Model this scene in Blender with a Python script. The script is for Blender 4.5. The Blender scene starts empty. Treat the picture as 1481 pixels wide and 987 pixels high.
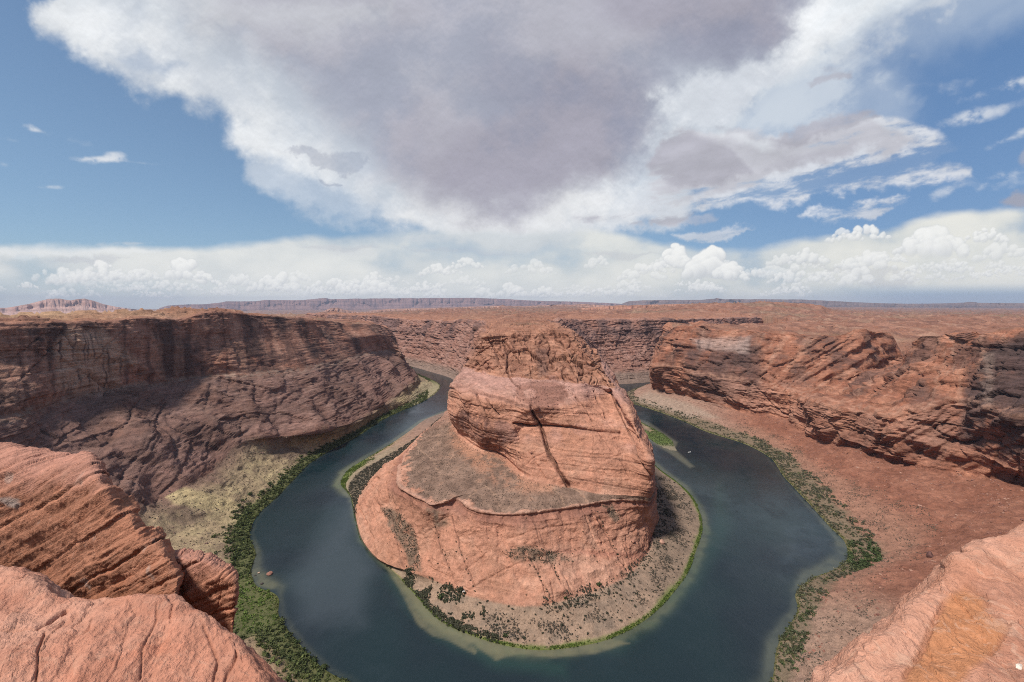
import bpy, math, random
import numpy as np
from mathutils import Vector
random.seed(7)
RS = np.random.RandomState(11)
S = bpy.context.scene
COL = S.collection
# ---------------------------------------------------------------- camera
CAM_H = 300.0
F = 568.0
PITCH = math.radians(5.38)
cp, sp = math.cos(PITCH), math.sin(PITCH)
cam_d = bpy.data.cameras.new('camera')
cam = bpy.data.objects.new('camera', cam_d)
COL.objects.link(cam)
cam.location = (0, 0, CAM_H)
cam.rotation_euler = (math.pi / 2 - PITCH, 0, 0)
cam_d.sensor_width = 36.0
cam_d.lens = 36.0 * F / 1481.0
cam_d.clip_start = 0.2
cam_d.clip_end = 200000.0
S.camera = cam
# ---------------------------------------------------------------- sun
SUN_DIR = Vector((-0.42, -0.27, 0.87)).normalized()
sun_d = bpy.data.lights.new('sun', 'SUN')
sun_d.energy = 4.9
sun_d.angle = math.radians(8.0)
sun_d.color = (1.0, 0.94, 0.86)
sun = bpy.data.objects.new('sun', sun_d)
COL.objects.link(sun)
sun.location = (0, 0, 900)
sun.rotation_euler = SUN_DIR.to_track_quat('Z', 'Y').to_euler()
S.view_settings.view_transform = 'Standard'
S.view_settings.look = 'None'
S.view_settings.exposure = 0.0
S.view_settings.gamma = 1.0
S.render.engine = 'CYCLES'
S.cycles.use_denoising = False
S.cycles.filter_width = 1.0
S.cycles.volume_bounces = 0
S.cycles.max_bounces = 5
S.cycles.diffuse_bounces = 3
S.cycles.glossy_bounces = 2
S.cycles.transparent_max_bounces = 8


# ---------------------------------------------------------------- pixel -> world helpers (survey of the place)
def ray(px, py):
    a = (px - 740.5) / F
    b = -(py - 493.5) / F
    return np.array([a, cp + b * sp, -sp + b * cp])


def Z(px, py, z):
    d = ray(px, py)
    t = (z - CAM_H) / d[2]
    return (d[0] * t, d[1] * t, float(z))


def D(px, py, y):
    d = ray(px, py)
    t = y / d[1]
    return (d[0] * t, float(y), CAM_H + d[2] * t)


def W(x, y, z):
    return (float(x), float(y), float(z))


def proj(P):
    x, y, z = P[..., 0], P[..., 1], P[..., 2] - CAM_H
    dep = y * cp - z * sp
    dep = np.where(dep < 0.1, 0.1, dep)
    up = y * sp + z * cp
    return 740.5 + F * x / dep, 493.5 - F * up / dep


# ---------------------------------------------------------------- node helper
class NT:
    def __init__(self, tree):
        self.t = tree
        self.n = tree.nodes
        self.l = tree.links

    def node(self, typ, **kw):
        nd = self.n.new(typ)
        for k, v in kw.items():
            setattr(nd, k, v)
        return nd

    def put(self, sock, v):
        if isinstance(v, bpy.types.NodeSocket):
            self.l.new(v, sock)
        elif isinstance(v, (tuple, list)):
            if len(v) == 3 and len(sock.default_value) == 4:
                v = (*v, 1.0)
            sock.default_value = v
        else:
            sock.default_value = v

    def m(self, op, a, b=None, c=None, clamp=False):
        nd = self.node('ShaderNodeMath', operation=op, use_clamp=clamp)
        self.put(nd.inputs[0], a)
        if b is not None: self.put(nd.inputs[1], b)
        if c is not None: self.put(nd.inputs[2], c)
        return nd.outputs[0]

    def add(self, a, b): return self.m('ADD', a, b)
    def sub(self, a, b): return self.m('SUBTRACT', a, b)
    def mul(self, a, b): return self.m('MULTIPLY', a, b)
    def mad(self, a, b, c): return self.m('MULTIPLY_ADD', a, b, c)

    def ss(self, x, lo, hi, a=0.0, b=1.0, smooth=True):
        nd = self.node('ShaderNodeMapRange')
        nd.interpolation_type = 'SMOOTHSTEP' if smooth else 'LINEAR'
        for i, v in enumerate((x, lo, hi, a, b)):
            self.put(nd.inputs[i], v)
        return nd.outputs[0]

    def vec(self, x, y, z):
        nd = self.node('ShaderNodeCombineXYZ')
        for i, v in enumerate((x, y, z)):
            self.put(nd.inputs[i], v)
        return nd.outputs[0]

    def vm(self, op, a, b=None, s=None):
        nd = self.node('ShaderNodeVectorMath', operation=op)
        self.put(nd.inputs[0], a)
        if b is not None: self.put(nd.inputs[1], b)
        if s is not None: self.put(nd.inputs[3], s)
        return nd.outputs[0]

    def noise(self, vec, scale=1.0, detail=4.0, rough=0.55, dist=0.0, lac=2.0, col=False):
        nd = self.node('ShaderNodeTexNoise')
        self.put(nd.inputs['Vector'], vec)
        nd.inputs['Scale'].default_value = scale
        nd.inputs['Detail'].default_value = detail
        nd.inputs['Roughness'].default_value = rough
        nd.inputs['Distortion'].default_value = dist
        nd.inputs['Lacunarity'].default_value = lac
        return nd.outputs['Color' if col else 'Fac']

    def mix(self, f, a, b, blend='MIX'):
        nd = self.node('ShaderNodeMix', data_type='RGBA', blend_type=blend)
        self.put(nd.inputs[0], f)
        self.put(nd.inputs[6], a)
        self.put(nd.inputs[7], b)
        return nd.outputs[2]

    def curve(self, x, pts, lo, hi, vlo, vhi):
        """piecewise-linear y(x) through pts by a ramp"""
        nd = self.node('ShaderNodeValToRGB')
        nd.color_ramp.interpolation = 'LINEAR'
        el = nd.color_ramp.elements
        while len(el) < len(pts):
            el.new(0.5)
        for e, (xx, yy) in zip(el, sorted(pts)):
            e.position = (xx - lo) / (hi - lo)
            g = (yy - vlo) / (vhi - vlo)
            e.color = (g, g, g, 1)
        self.put(nd.inputs[0], self.ss(x, lo, hi, 0, 1, False))
        return self.mad(nd.outputs[0], vhi - vlo, vlo)
# ---------------------------------------------------------------- noise (numpy)
def make_fbm(n=1024, beta=1.15, seed=1, lowcut=1.0, aniso=1.0):
    """tileable cloud of noise made by summing waves; zero mean, unit deviation"""
    r = np.random.RandomState(seed)
    fx = np.fft.fftfreq(n)[:, None] * n
    fy = np.fft.fftfreq(n)[None, :] * n * aniso
    k = np.sqrt(fx * fx + fy * fy)
    k[0, 0] = 1e9
    amp = k ** (-beta - 1.0) * (k > lowcut * 0.99)
    ph = np.exp(2j * np.pi * r.rand(n, n))
    f = np.real(np.fft.ifft2(amp * ph)).astype(np.float32)
    return (f - f.mean()) / f.std()


def samp(tex, x, y):
    """bilinear tileable lookup; x, y in tiles"""
    n = tex.shape[0]
    x = (x - np.floor(x)) * n
    y = (y - np.floor(y)) * n
    ix = x.astype(np.int32)
    iy = y.astype(np.int32)
    fx = (x - ix).astype(np.float32)
    fy = (y - iy).astype(np.float32)
    ix &= n - 1
    iy &= n - 1
    jx = (ix + 1) & (n - 1)
    jy = (iy + 1) & (n - 1)
    a = tex[ix, iy]; b = tex[jx, iy]; c = tex[ix, jy]; d = tex[jx, jy]
    return (a + (b - a) * fx) * (1 - fy) + (c + (d - c) * fx) * fy


def ss(x, lo, hi):
    t = np.clip((x - lo) / (hi - lo), 0, 1)
    return t * t * (3 - 2 * t)


FB = [make_fbm(1024, 0.95, s) for s in (1, 2, 3)]          # broad detail
FS = make_fbm(1024, 0.65, 9)                               # rougher
FW = make_fbm(1024, 1.5, 5)                                # smooth

def polydist(x, y, line):
    """distance to a polyline in the plane"""
    best = np.full(x.shape, 1e9, np.float32)
    L = np.array(line, np.float32)
    for (ax, ay), (bx, by) in zip(L[:-1], L[1:]):
        dx, dy = bx - ax, by - ay
        t = np.clip(((x - ax) * dx + (y - ay) * dy) / (dx * dx + dy * dy + 1e-9), 0, 1)
        d = np.hypot(x - ax - t * dx, y - ay - t * dy)
        best = np.minimum(best, d)
    return best


def inpoly(x, y, poly):
    c = np.zeros(x.shape, bool)
    P = np.array(poly, float)
    for (x1, y1), (x2, y2) in zip(P, np.roll(P, -1, axis=0)):
        if y1 == y2: continue
        m_ = ((y1 > y) != (y2 > y)) & (x < (x2 - x1) * (y - y1) / (y2 - y1) + x1)
        c ^= m_
    return c


def sspoly(px, py, poly, soft=4.0):
    """soft membership of a surveyed patch"""
    i = inpoly(px, py, poly)
    d = polydist(px, py, list(poly) + [poly[0]])
    return ss(np.where(i, d, -d), -soft, soft)


# ---------------------------------------------------------------- sky
world = bpy.data.worlds.new('World')
S.world = world
world.use_nodes = True
SKY_W, SKY_H = 4096, 2048


def build_clouds():
    nx = SKY_W // 2
    j1 = int(SKY_H / 2 + 62 / 180 * SKY_H)
    j0 = SKY_H // 2 - 12
    az = (np.arange(nx) + 0.5) / nx * math.pi - math.pi / 2       # -90..90 round +Y
    el = ((np.arange(j0, j1) + 0.5) / SKY_H - 0.5) * math.pi
    AZ, EL = np.meshgrid(az, el)
    x = np.sin(AZ) * np.cos(EL); y = np.cos(AZ) * np.cos(EL); z = np.sin(EL)
    x = x.astype(np.float32); y = y.astype(np.float32); z = z.astype(np.float32)
    yy = np.maximum(y, 0.10)
    u = x / yy; v = z / yy

    def uv(px, py):
        d = ray(px, py)
        return d[0] / d[1], d[2] / d[1]
    U = lambda px: uv(px, 440)[0]
    V = lambda py: uv(740.5, py)[1]
    n0 = lambda s, ox=0.0, oy=0.0, sy=1.0: samp(FB[0], u * s + ox, v * s * sy + oy)
    n1 = lambda s, ox=0.0, oy=0.0, sy=1.0: samp(FB[1], u * s + ox, v * s * sy + oy)
    n2 = lambda s, ox=0.0, oy=0.0, sy=1.0: samp(FB[2], u * s + ox, v * s * sy + oy)
    nf = lambda s, ox=0.0, oy=0.0, sy=1.0: samp(FS, u * s + ox, v * s * sy + oy)
    # fan coordinates
    du = u - U(640); dv = v - V(660)
    ang = np.arctan2(du, dv); rad = np.sqrt(du * du + dv * dv)
    wv = n0(0.35, .3, .1)
    fan = samp(FB[1], ang * 1.35 + 0.03 * wv, rad * 0.30 + 0.04 * wv)
    fan2 = samp(FB[2], ang * 3.1 + 0.04 * wv + .4, rad * 0.62 + .2 + 0.05 * wv)
    wA = n0(0.42, 0.1, 0.55)
    wB = n1(1.25, 0.2, 0.3)
    wC = nf(2.3, 0.2, 0.7)
    wU = n2(0.55, 0.13, 0.4, 3.0)
    # sight line of every direction, as it was surveyed from the brink
    dep = np.maximum(y * cp - z * sp, 0.06)
    SX = 740.5 + F * x / dep; SY = 493.5 - F * (y * sp + z * cp) / dep
    wB3 = n1(2.2, .7, .9, 1.6); wC3 = nf(3.4, .33, .12, 1.5); wU3 = n2(1.3, .1, .9, 3.0)
    wC4 = nf(1.7, .61, .22); wC5 = nf(5.5, .11, .82)
    wC6 = nf(10.0, .3, .6)
    GX_ = SX + 3.0 * wC6 + 13 * wA + 11 * wB + 8 * wC4 + 5 * wC + 2.0 * wC5
    GY_ = SY + 8 * n2(0.9, .5, .1) + 7 * wB3 + 5 * nf(1.9, .2, .45) + 3.5 * wC3 + 2.2 * wC5 + 1.4 * wC6
    GXs = SX + 2.5 * wC6 + 12 * wU3 + 7 * wU + 3 * wC3 + 1.5 * wC5
    GYs = SY + 4.5 * wB3 + 3.5 * wU3 + 3 * nf(1.9, .2, .45) + 2.2 * wC3 + 1.6 * wC5 + 1.2 * wC6
    FX_ = SX + 20 * fan2 + 8 * wB + 3 * wC; FY_ = SY + 12 * fan2 + 5 * wB3 + 3 * wC3

    def pm(poly, soft, mode=0):
        qx, qy = ((GX_, GY_), (GXs, GYs), (FX_, FY_))[mode]
        P_ = np.array(poly, float)
        m = soft + 2
        sel = (qx > P_[:, 0].min() - m) & (qx < P_[:, 0].max() + m) & (qy > P_[:, 1].min() - m) & (qy < P_[:, 1].max() + m)
        out = np.zeros(u.shape, np.float32)
        idx = np.flatnonzero(sel.ravel())
        out.ravel()[idx] = sspoly(qx.ravel()[idx], qy.ravel()[idx], poly, soft)
        return out
    C3 = lambda *a: np.array(a, np.float32)
    anvil = pm([(-300, -700), (20, -40), (90, -5), (45, 22), (42, 48), (100, 82), (170, 122), (215, 145), (262, 172), (330, 205), (360, 236), (364, 262), (392, 292), (470, 322), (560, 336),
                (660, 350), (760, 372), (860, 372), (930, 346), (985, 318), (1040, 255), (1075, 195), (1120, 140), (1190, 104), (1290, 62), (1400, 8), (1500, -60), (1700, -700)], 15)
    cut = pm([(150, 88), (188, 76), (244, 100), (222, 122), (172, 112)], 14)
    cut2 = pm([(362, 244), (392, 236), (432, 268), (500, 318), (470, 322), (400, 296), (366, 264)], 16)
    cut3 = pm([(1150, 122), (1240, 70), (1350, 10), (1420, -80), (1520, -60), (1400, 10), (1290, 64), (1200, 106)], 26, 2)
    edge_soft = 0.78 + 0.22 * ss(0.6 * wB + 0.6 * wC4 + 0.3 * wC, -1.3, 0.6)
    anvil = anvil * (1 - 0.40 * cut) * (1 - 0.45 * cut2) * (1 - 0.62 * cut3 * ss(fan2 + .4 * wC, -1.2, .9)) * edge_soft
    rel = samp(FB[1], u * 1.25 + 0.2, (v + .006) * 1.25 + 0.3) - wB
    rel2 = samp(FB[0], u * 0.42 + 0.1, (v + .018) * 0.42 + 0.55) - wA
    rel3 = nf(1.7, .61, .229) - wC4
    cA = np.zeros(u.shape + (3,), np.float32) + C3(0.70, 0.735, 0.775)

    def tint(col, k):
        nonlocal cA
        k = np.clip(k, 0, 1)[..., None]
        cA = cA * (1 - k) + C3(*col) * k
    tint((0.84, 0.85, 0.86), 0.8 * pm([(470, 308), (600, 296), (860, 290), (960, 290), (985, 318), (900, 350), (700, 352), (560, 336)], 14))
    tint((0.86, 0.88, 0.895), 0.75 * pm([(60, 10), (160, 20), (260, 70), (330, 130), (380, 190), (440, 250), (470, 300), (400, 280), (370, 235), (300, 185), (200, 130), (100, 70)], 30))
    tint((0.455, 0.455, 0.52), 0.95 * pm([(250, -500), (300, -20), (340, 50), (400, 100), (440, 160), (500, 235), (570, 275), (640, 292), (740, 292), (830, 284), (880, 266), (915, 242), (945, 200), (960, 160),
                                          (985, 108), (1030, 96), (1110, 66), (1150, 44), (1175, 0), (1240, -120), (1300, -500)], 44))
    tint((0.41, 0.40, 0.465), 0.85 * pm([(540, 190), (600, 110), (700, 70), (820, 80), (930, 110), (952, 160), (930, 225), (880, 264), (820, 282), (720, 290), (630, 288), (560, 255)], 44))
    tint((0.365, 0.355, 0.425), 0.75 * pm([(700, 170), (800, 120), (900, 130), (946, 165), (925, 225), (880, 262), (800, 282), (680, 286), (640, 260)], 40))
    tint((0.375, 0.365, 0.435), 0.85 * pm([(860, -60), (1190, -60), (1168, 0), (1146, 44), (1060, 72), (985, 76), (930, 50), (880, 10)], 34))
    tint((0.50, 0.505, 0.565), 0.6 * pm([(560, 60), (640, 90), (700, 150), (640, 200), (560, 180), (500, 110)], 44))
    tint((0.60, 0.615, 0.655), 0.6 * pm([(240, 0), (480, -10), (560, 10), (480, 40), (350, 40), (330, 90), (270, 60)], 22))
    tint((0.86, 0.88, 0.90), 0.95 * pm([(962, 172), (990, 116), (1060, 92), (1120, 68), (1160, 44), (1200, -10), (1290, -80), (1380, -60), (1300, 20), (1210, 74), (1140, 106), (1110, 140), (1060, 180), (1010, 192)], 14))
    tint((0.70, 0.765, 0.82), 0.55 * pm([(1100, 60), (1200, 0), (1330, -80), (1420, -60), (1390, 10), (1260, 66), (1180, 100)], 20, 2) * ss(fan2, -.6, .8))
    tint((0.50, 0.525, 0.59), 0.75 * pm([(402, 220), (424, 213), (446, 226), (487, 227), (478, 236), (474, 247), (428, 250), (436, 240), (420, 238)], 3.5))
    tint((0.45, 0.475, 0.545), 0.7 * pm([(428, 264), (452, 268), (448, 273), (430, 270)], 2.5))
    tint((0.52, 0.535, 0.60), 0.5 * pm([(300, 30), (350, 40), (356, 62), (320, 50)], 8))
    tint((0.46, 0.455, 0.525), 0.5 * pm([(520, 140), (560, 136), (566, 168), (534, 160)], 10) + .0)
    cA = cA * (1 - 0.13 * np.clip(rel + rel2 + .6 * rel3, -1.4, 1.4))[..., None] * (1 + 0.022 * wC + .02 * wC4)[..., None]
    veil = pm([(980, 250), (1060, 180), (1130, 130), (1220, 90), (1420, -60), (1700, -200), (1560, 20), (1440, 60), (1330, 100), (1300, 160), (1240, 180), (1100, 270), (1010, 300)], 34, 2)
    veil = 0.42 * veil * ss(0.7 * fan2 + 0.4 * wB + 0.3 * wC, -1.5, 1.4)

    def blob(px, py, hw, hh, tilt=0.0, nz=0.6, soft=0.8):
        cu, cv = uv(px, py)
        eu = (uv(px + hw, py)[0] - uv(px - hw, py)[0]) / 2
        ev = abs(uv(px, py + hh)[1] - uv(px, py - hh)[1]) / 2
        a = (u - cu) / eu
        b = (v - cv - tilt * (u - cu)) / ev
        return ss(1.0 - np.sqrt(a * a + b * b) + nz * (0.6 * wB3 + 0.45 * wC3 + 0.3 * wU3), 0.0, soft)
    W_ = (0.74, 0.755, 0.79); G1 = (0.53, 0.53, 0.585); G2 = (0.42, 0.415, 0.475)
    strata = [
        (W_, .85, 6, [(930, 260), (990, 200), (1080, 190), (1150, 196), (1230, 170), (1300, 165), (1345, 188), (1380, 206), (1350, 228), (1412, 238), (1408, 250), (1352, 262), (1280, 262), (1190, 278), (1110, 296), (1040, 292), (960, 296), (900, 320), (826, 326), (816, 318), (890, 300)]),
        (G1, .85, 8, [(925, 262), (940, 205), (1000, 192), (1060, 204), (1120, 210), (1180, 190), (1260, 176), (1320, 196), (1290, 216), (1200, 232), (1120, 250), (1070, 276), (990, 286), (910, 312), (830, 324), (900, 302)]),
        (G2, .80, 7, [(948, 196), (1010, 200), (1062, 222), (1080, 244), (1030, 268), (960, 268), (925, 240)]),
        (G2, .80, 6, [(1118, 200), (1160, 176), (1215, 158), (1262, 158), (1276, 168), (1225, 182), (1165, 206), (1130, 210)]),
        (G2, .75, 5, [(820, 322), (880, 314), (950, 298), (1012, 300), (990, 313), (910, 328), (850, 330)]),
        (G2, .45, 7, [(1100, 240), (1180, 218), (1250, 212), (1230, 228), (1150, 244)]),
        (G2, .65, 4, [(1166, 124), (1190, 106), (1222, 98), (1232, 108), (1200, 120), (1172, 132)]),
        (G2, .40, 5, [(1040, 186), (1100, 190), (1120, 198), (1050, 200)]),
        (W_, .75, 4, [(1134, 306), (1190, 298), (1250, 284), (1296, 276), (1282, 290), (1226, 304), (1160, 315)]),
        (W_, .65, 4, [(985, 341), (1010, 334), (1050, 327), (1084, 330), (1070, 342), (1010, 352)]),
        (G1, .45, 4, [(960, 310), (1030, 302), (1040, 310), (980, 318)]),
    ]
    # bank
    bt = np.array([uv(a, b) for a, b in [(-400, 356), (0, 356), (150, 360), (300, 366), (370, 356), (440, 340), (560, 330), (700, 318), (840, 326),
                                         (900, 340), (960, 354), (1040, 362), (1090, 364), (1150, 352), (1250, 334), (1400, 310), (1481, 302), (1900, 296)]])
    top = np.interp(u, bt[:, 0], bt[:, 1])
    dB = top - v + 0.012 * wU + 0.004 * wB3
    bank = ss(dB, -0.010, 0.016)
    gaps = (0.62 - 0.30 * np.exp(-((u - U(1030)) / 0.14) ** 2) * ss(v, V(385), V(368))) + 0.38 * ss(wU + 0.5 * wB3 + 0.2 * wC3, -1.6, 0.1)
    lowblue = ss(u, U(1080), U(1350)) * ss(v, V(412), V(428) - 0.0001) if False else ss(u, U(1080), U(1350)) * (1 - ss(v, V(428), V(408)))
    leftblue = ss(-u, -U(500), -U(120)) * (1 - ss(v + 0.01 * wU, V(420), V(385)))
    bank = bank * gaps * (1 - 0.88 * lowblue) * (1 - 0.35 * leftblue)
    kb = ss(0.5 * wU + 0.35 * wB3 + 0.8, -0.6, 2.0)[..., None]
    cB = np.array([0.55, 0.61, 0.65], np.float32) * (1 - kb) + np.array([0.84, 0.85, 0.82], np.float32) * kb
    band_ = pm([(-300, 357), (0, 358), (150, 362), (260, 366), (250, 374), (120, 378), (0, 374), (-300, 374)], 3, 1)
    cB = cB * (1 - .6 * band_[..., None]) + C3(.86, .88, .88) * .6 * band_[..., None]
    for pl_ in ([(430, 352), (480, 352), (552, 360), (540, 366), (470, 362)], [(590, 372), (680, 366), (760, 372), (690, 378)], [(840, 374), (900, 366), (960, 372), (900, 380)], [(60, 384), (160, 378), (230, 384), (150, 392)], [(1180, 400), (1280, 392), (1330, 398), (1260, 406)]):
        mm = .5 * pm(pl_, 3, 1)[..., None]; cB = cB * (1 - mm) + C3(.58, .60, .64) * mm
    warm = (ss(u, U(560), U(1200)) * 0.5)[..., None]
    cB = cB * (1 - warm) + cB * np.array([1.03, 1.0, 0.93], np.float32) * warm

    C = np.zeros(u.shape + (3,), np.float32)
    A = np.zeros(u.shape, np.float32)

    def over(c, a):
        nonlocal C, A
        a = np.clip(a, 0, 1)
        C = C * (1 - a)[..., None] + c * a[..., None]
        A = A * (1 - a) + a
    over(np.array([0.66, 0.73, 0.80], np.float32), veil)
    over(cA, anvil)
    over(C3(0.70, 0.755, 0.81), .72 * pm([(1010, 262), (1020, 190), (1080, 130), (1170, 92), (1270, 84), (1300, 120), (1290, 165), (1200, 190), (1120, 240)], 18, 2) * (.35 + .65 * ss(fan2 + .5 * wB3 + .5 * wC3, -1.3, .8)))
    stk = samp(FS, u * 1.1 + .07 * wB3 * 0 + .2, (v - .16 * u) * 5.2 + .02 * wC3)
    stk2 = samp(FS, u * 2.6 + .5, (v - .20 * u) * 11.0 + .4)
    for col, al_, soft_, poly_ in strata:
        m_ = pm(poly_, soft_, 1)
        m_ = m_ * (0.10 + 0.90 * ss(0.9 * stk + .6 * stk2 + 0.4 * wU3 + 0.3 * wC3, -1.5, 0.35))
        over(C3(*col) * (1 + .04 * wB3 + .035 * wC3 + .05 * stk + .03 * stk2)[..., None], m_ * al_)
    over(cB, bank)
    for args, a in [((200, 352, 70, 4, 0, .7), .5), ((480, 357, 60, 9, 0, .7), .4), ((520, 365, 40, 6, 0, .7), .4),
                    ((620, 345, 60, 5, 0, .7), .3)]:
        over(np.array([0.66, 0.69, 0.72], np.float32), a * blob(*args))
    # wisps in the blue
    for (px, py, hw, hh, tl, a) in [(152, 231, 40, 5, -0.02, .95), (168, 226, 16, 6, -0.1, .8), (205, 236, 34, 3, -0.10, .6), (54, 189, 18, 5, -.25, .85), (62, 271, 22, 3, 0, .8), (6, 238, 16, 9, -.2, .6),
                                    (15, 203, 34, 8, -.1, .35), (90, 200, 40, 6, -.25, .25), (1420, 166, 50, 9, .22, .7), (1462, 198, 64, 10, .45, .85),
                                    (1311, 124, 34, 7, .1, .75), (1468, 120, 44, 9, .3, .8), (1405, 118, 30, 10, .2, .35),
                                    (1436, 262, 36, 13, .3, .9), (1385, 270, 40, 8, .3, .7), (1290, 96, 60, 12, .6, .3)]:
        over(np.array([0.76, 0.79, 0.83], np.float32), a * blob(px, py, hw, hh, tl, 0.62, 1.3) * ss(.8 * nf(4.4, .3, .1, 2.2) + .5 * wC6, -1.6, .6))
    over(np.array([0.40, 0.39, 0.44], np.float32), 0.8 * blob(1482, 290, 22, 11, 0.1, .6, .9))
    over(np.array([0.47, 0.46, 0.50], np.float32), 0.5 * blob(1482, 225, 10, 16, 0.1, .6, .9))
    # ---- cumulus: heaps of lit balls with a flat foot
    rs = np.random.RandomState(4)
    daz = math.pi / nx
    heaps = []
    for _ in range(60):                      # small ones, close to the horizon
        px = rs.uniform(-60, 1540); py = 437 - abs(rs.normal(0, 9)) - 4
        if px > 1180 and py > 400: py = rs.uniform(385, 402)
        heaps.append((px, py, rs.uniform(9, 24), rs.uniform(4, 9), rs.uniform(.35, .75)))
    for _ in range(34):
        px = rs.uniform(560, 1500)
        heaps.append((px, rs.uniform(385, 425) - (12 if px > 1150 else 0), rs.uniform(16, 40), rs.uniform(6, 13), rs.uniform(.35, .7)))
    for _ in range(26):
        px = rs.uniform(60, 560)
        heaps.append((px, rs.uniform(405, 430), rs.uniform(18, 36), rs.uniform(8, 15), rs.uniform(.35, .65)))
    heaps += [(150, 404, 34, 17, .9), (268, 404, 26, 22, .95), (296, 411, 22, 12, .85), (400, 420, 36, 18, .8), (205, 408, 24, 12, .6),
              (40, 417, 16, 6, .8), (85, 430, 18, 10, .6), (480, 424, 40, 14, .75), (540, 428, 38, 16, .7), (325, 425, 24, 12, .6),
              (975, 388, 24, 26, .95), (1025, 402, 32, 34, 1.0), (1055, 404, 26, 20, .9), (930, 404, 32, 15, .6), (880, 428, 40, 12, .7),
              (1165, 380, 34, 17, .75), (1128, 382, 18, 14, .6), (1250, 344, 34, 15, .9), (1222, 348, 26, 12, .7), (1345, 366, 54, 28, .8),
              (1330, 362, 28, 22, .9), (1425, 348, 34, 14, .85), (1258, 390, 36, 20, .7), (1243, 412, 26, 18, .7), (1130, 400, 54, 16, .55),
              (1452, 375, 44, 18, .6), (740, 430, 22, 14, .7), (700, 432, 20, 12, .6), (640, 430, 26, 10, .6), (790, 431, 24, 12, .7)]
    wq1 = samp(FS, u * 2.2, v * 2.2 + .5); wq2 = samp(FS, u * 2.2 + .4, v * 2.2 + .1)
    wq3 = samp(FS, u * 6.2, v * 6.2 + .5)
    heaps.sort(key=lambda h: h[1])
    for (px, py, hw, hh, op) in heaps:
        cu, cv = uv(px, py)
        eu = hw / F; ev = hh / F
        a0 = math.atan(cu - eu * 2.2); a1 = math.atan(cu + eu * 2.2)
        i0 = max(0, int((a0 + math.pi / 2) / daz)); i1 = min(nx, int((a1 + math.pi / 2) / daz) + 2)
        cs = math.cos(math.atan(cu))
        e0 = math.atan((cv - ev * 1.2) * cs); e1 = math.atan((cv + ev * 2.4) * cs)
        k0 = max(0, int((e0 / math.pi + .5) * SKY_H) - j0); k1 = min(u.shape[0], int((e1 / math.pi + .5) * SKY_H) - j0 + 2)
        if i1 <= i0 or k1 <= k0: continue
        sl = (slice(k0, k1), slice(i0, i1))
        su = u[sl] + 0.0032 * wq1[sl] + 0.0010 * wq3[sl]; sv = v[sl] + 0.0032 * wq2[sl] + 0.0010 * wq3[sl]
        lit = np.zeros(su.shape, np.float32); al = np.zeros(su.shape, np.float32)
        n = int(14 + hw * 0.5)
        balls = []
        for _ in range(n):
            tx = rs.uniform(-1, 1)
            hgt = (1 - tx * tx) * rs.uniform(0.1, 1.0)
            balls.append((cu + tx * eu, cv + hgt * ev * 1.2, ev * rs.uniform(.16, .52) * (1.1 - .4 * abs(tx))))
        balls.sort(key=lambda b: -b[1])
        for (bx, by, br_) in balls:
            dx = (su - bx) / br_; dy = (sv - by) / br_
            r2 = dx * dx + dy * dy
            m = ss(1.0 - r2, -0.05, 0.5)
            nz = np.sqrt(np.clip(1 - r2, 0, 1))
            l = np.clip(0.30 + 0.52 * dy - 0.22 * dx + 0.28 * nz + 0.25 * (by - cv) / ev, 0, 1)
            lit = lit * (1 - m) + l * m
            al = al * (1 - m) + m
        foot = ss(sv, cv - ev * 0.35, cv + ev * 0.15)
        al = al * foot
        sub = C[sl]; sa = A[sl]
        lo_c = np.array([0.53, 0.56, 0.60], np.float32); hi_c = np.array([0.97, 0.97, 0.94], np.float32)
        cc = lo_c * (1 - lit[..., None]) + hi_c * lit[..., None]
        aa = (al * op)[..., None]
        cc = cc * .88 + .12 * C3(.80, .82, .82); C[sl] = sub * (1 - aa) + cc * aa
        A[sl] = sa * (1 - aa[..., 0]) + aa[..., 0]
    # distance softens the lowest degree
    full = np.zeros((SKY_H, SKY_W, 4), np.float32)
    Cu = np.where(A[..., None] > 1e-4, C / np.maximum(A, 1e-4)[..., None], 0.6)
    blk = np.concatenate([Cu, A[..., None]], axis=2)
    q = SKY_W // 4
    # equirectangular: image centre column looks along +X?  the front half is rolled in below
    full[j0:j1, q:q + nx] = blk
    full[j0:j1, :q] = blk[:, :q][:, ::-1]
    full[j0:j1, q + nx:] = blk[:, q:][:, ::-1]
    full[j1:, :] = blk[-1:].mean(axis=(0, 1))[None, None, :] * np.array([1, 1, 1, 1])
    zen = np.linspace(0, 1, 60)[:, None, None]
    row = full[j1 - 1][None]
    full[j1:j1 + 60] = row * (1 - zen) + full[j1:j1 + 60] * zen
    # premultiplied so that edges filter cleanly
    full[..., :3] *= full[..., 3:4]
    return full


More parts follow.
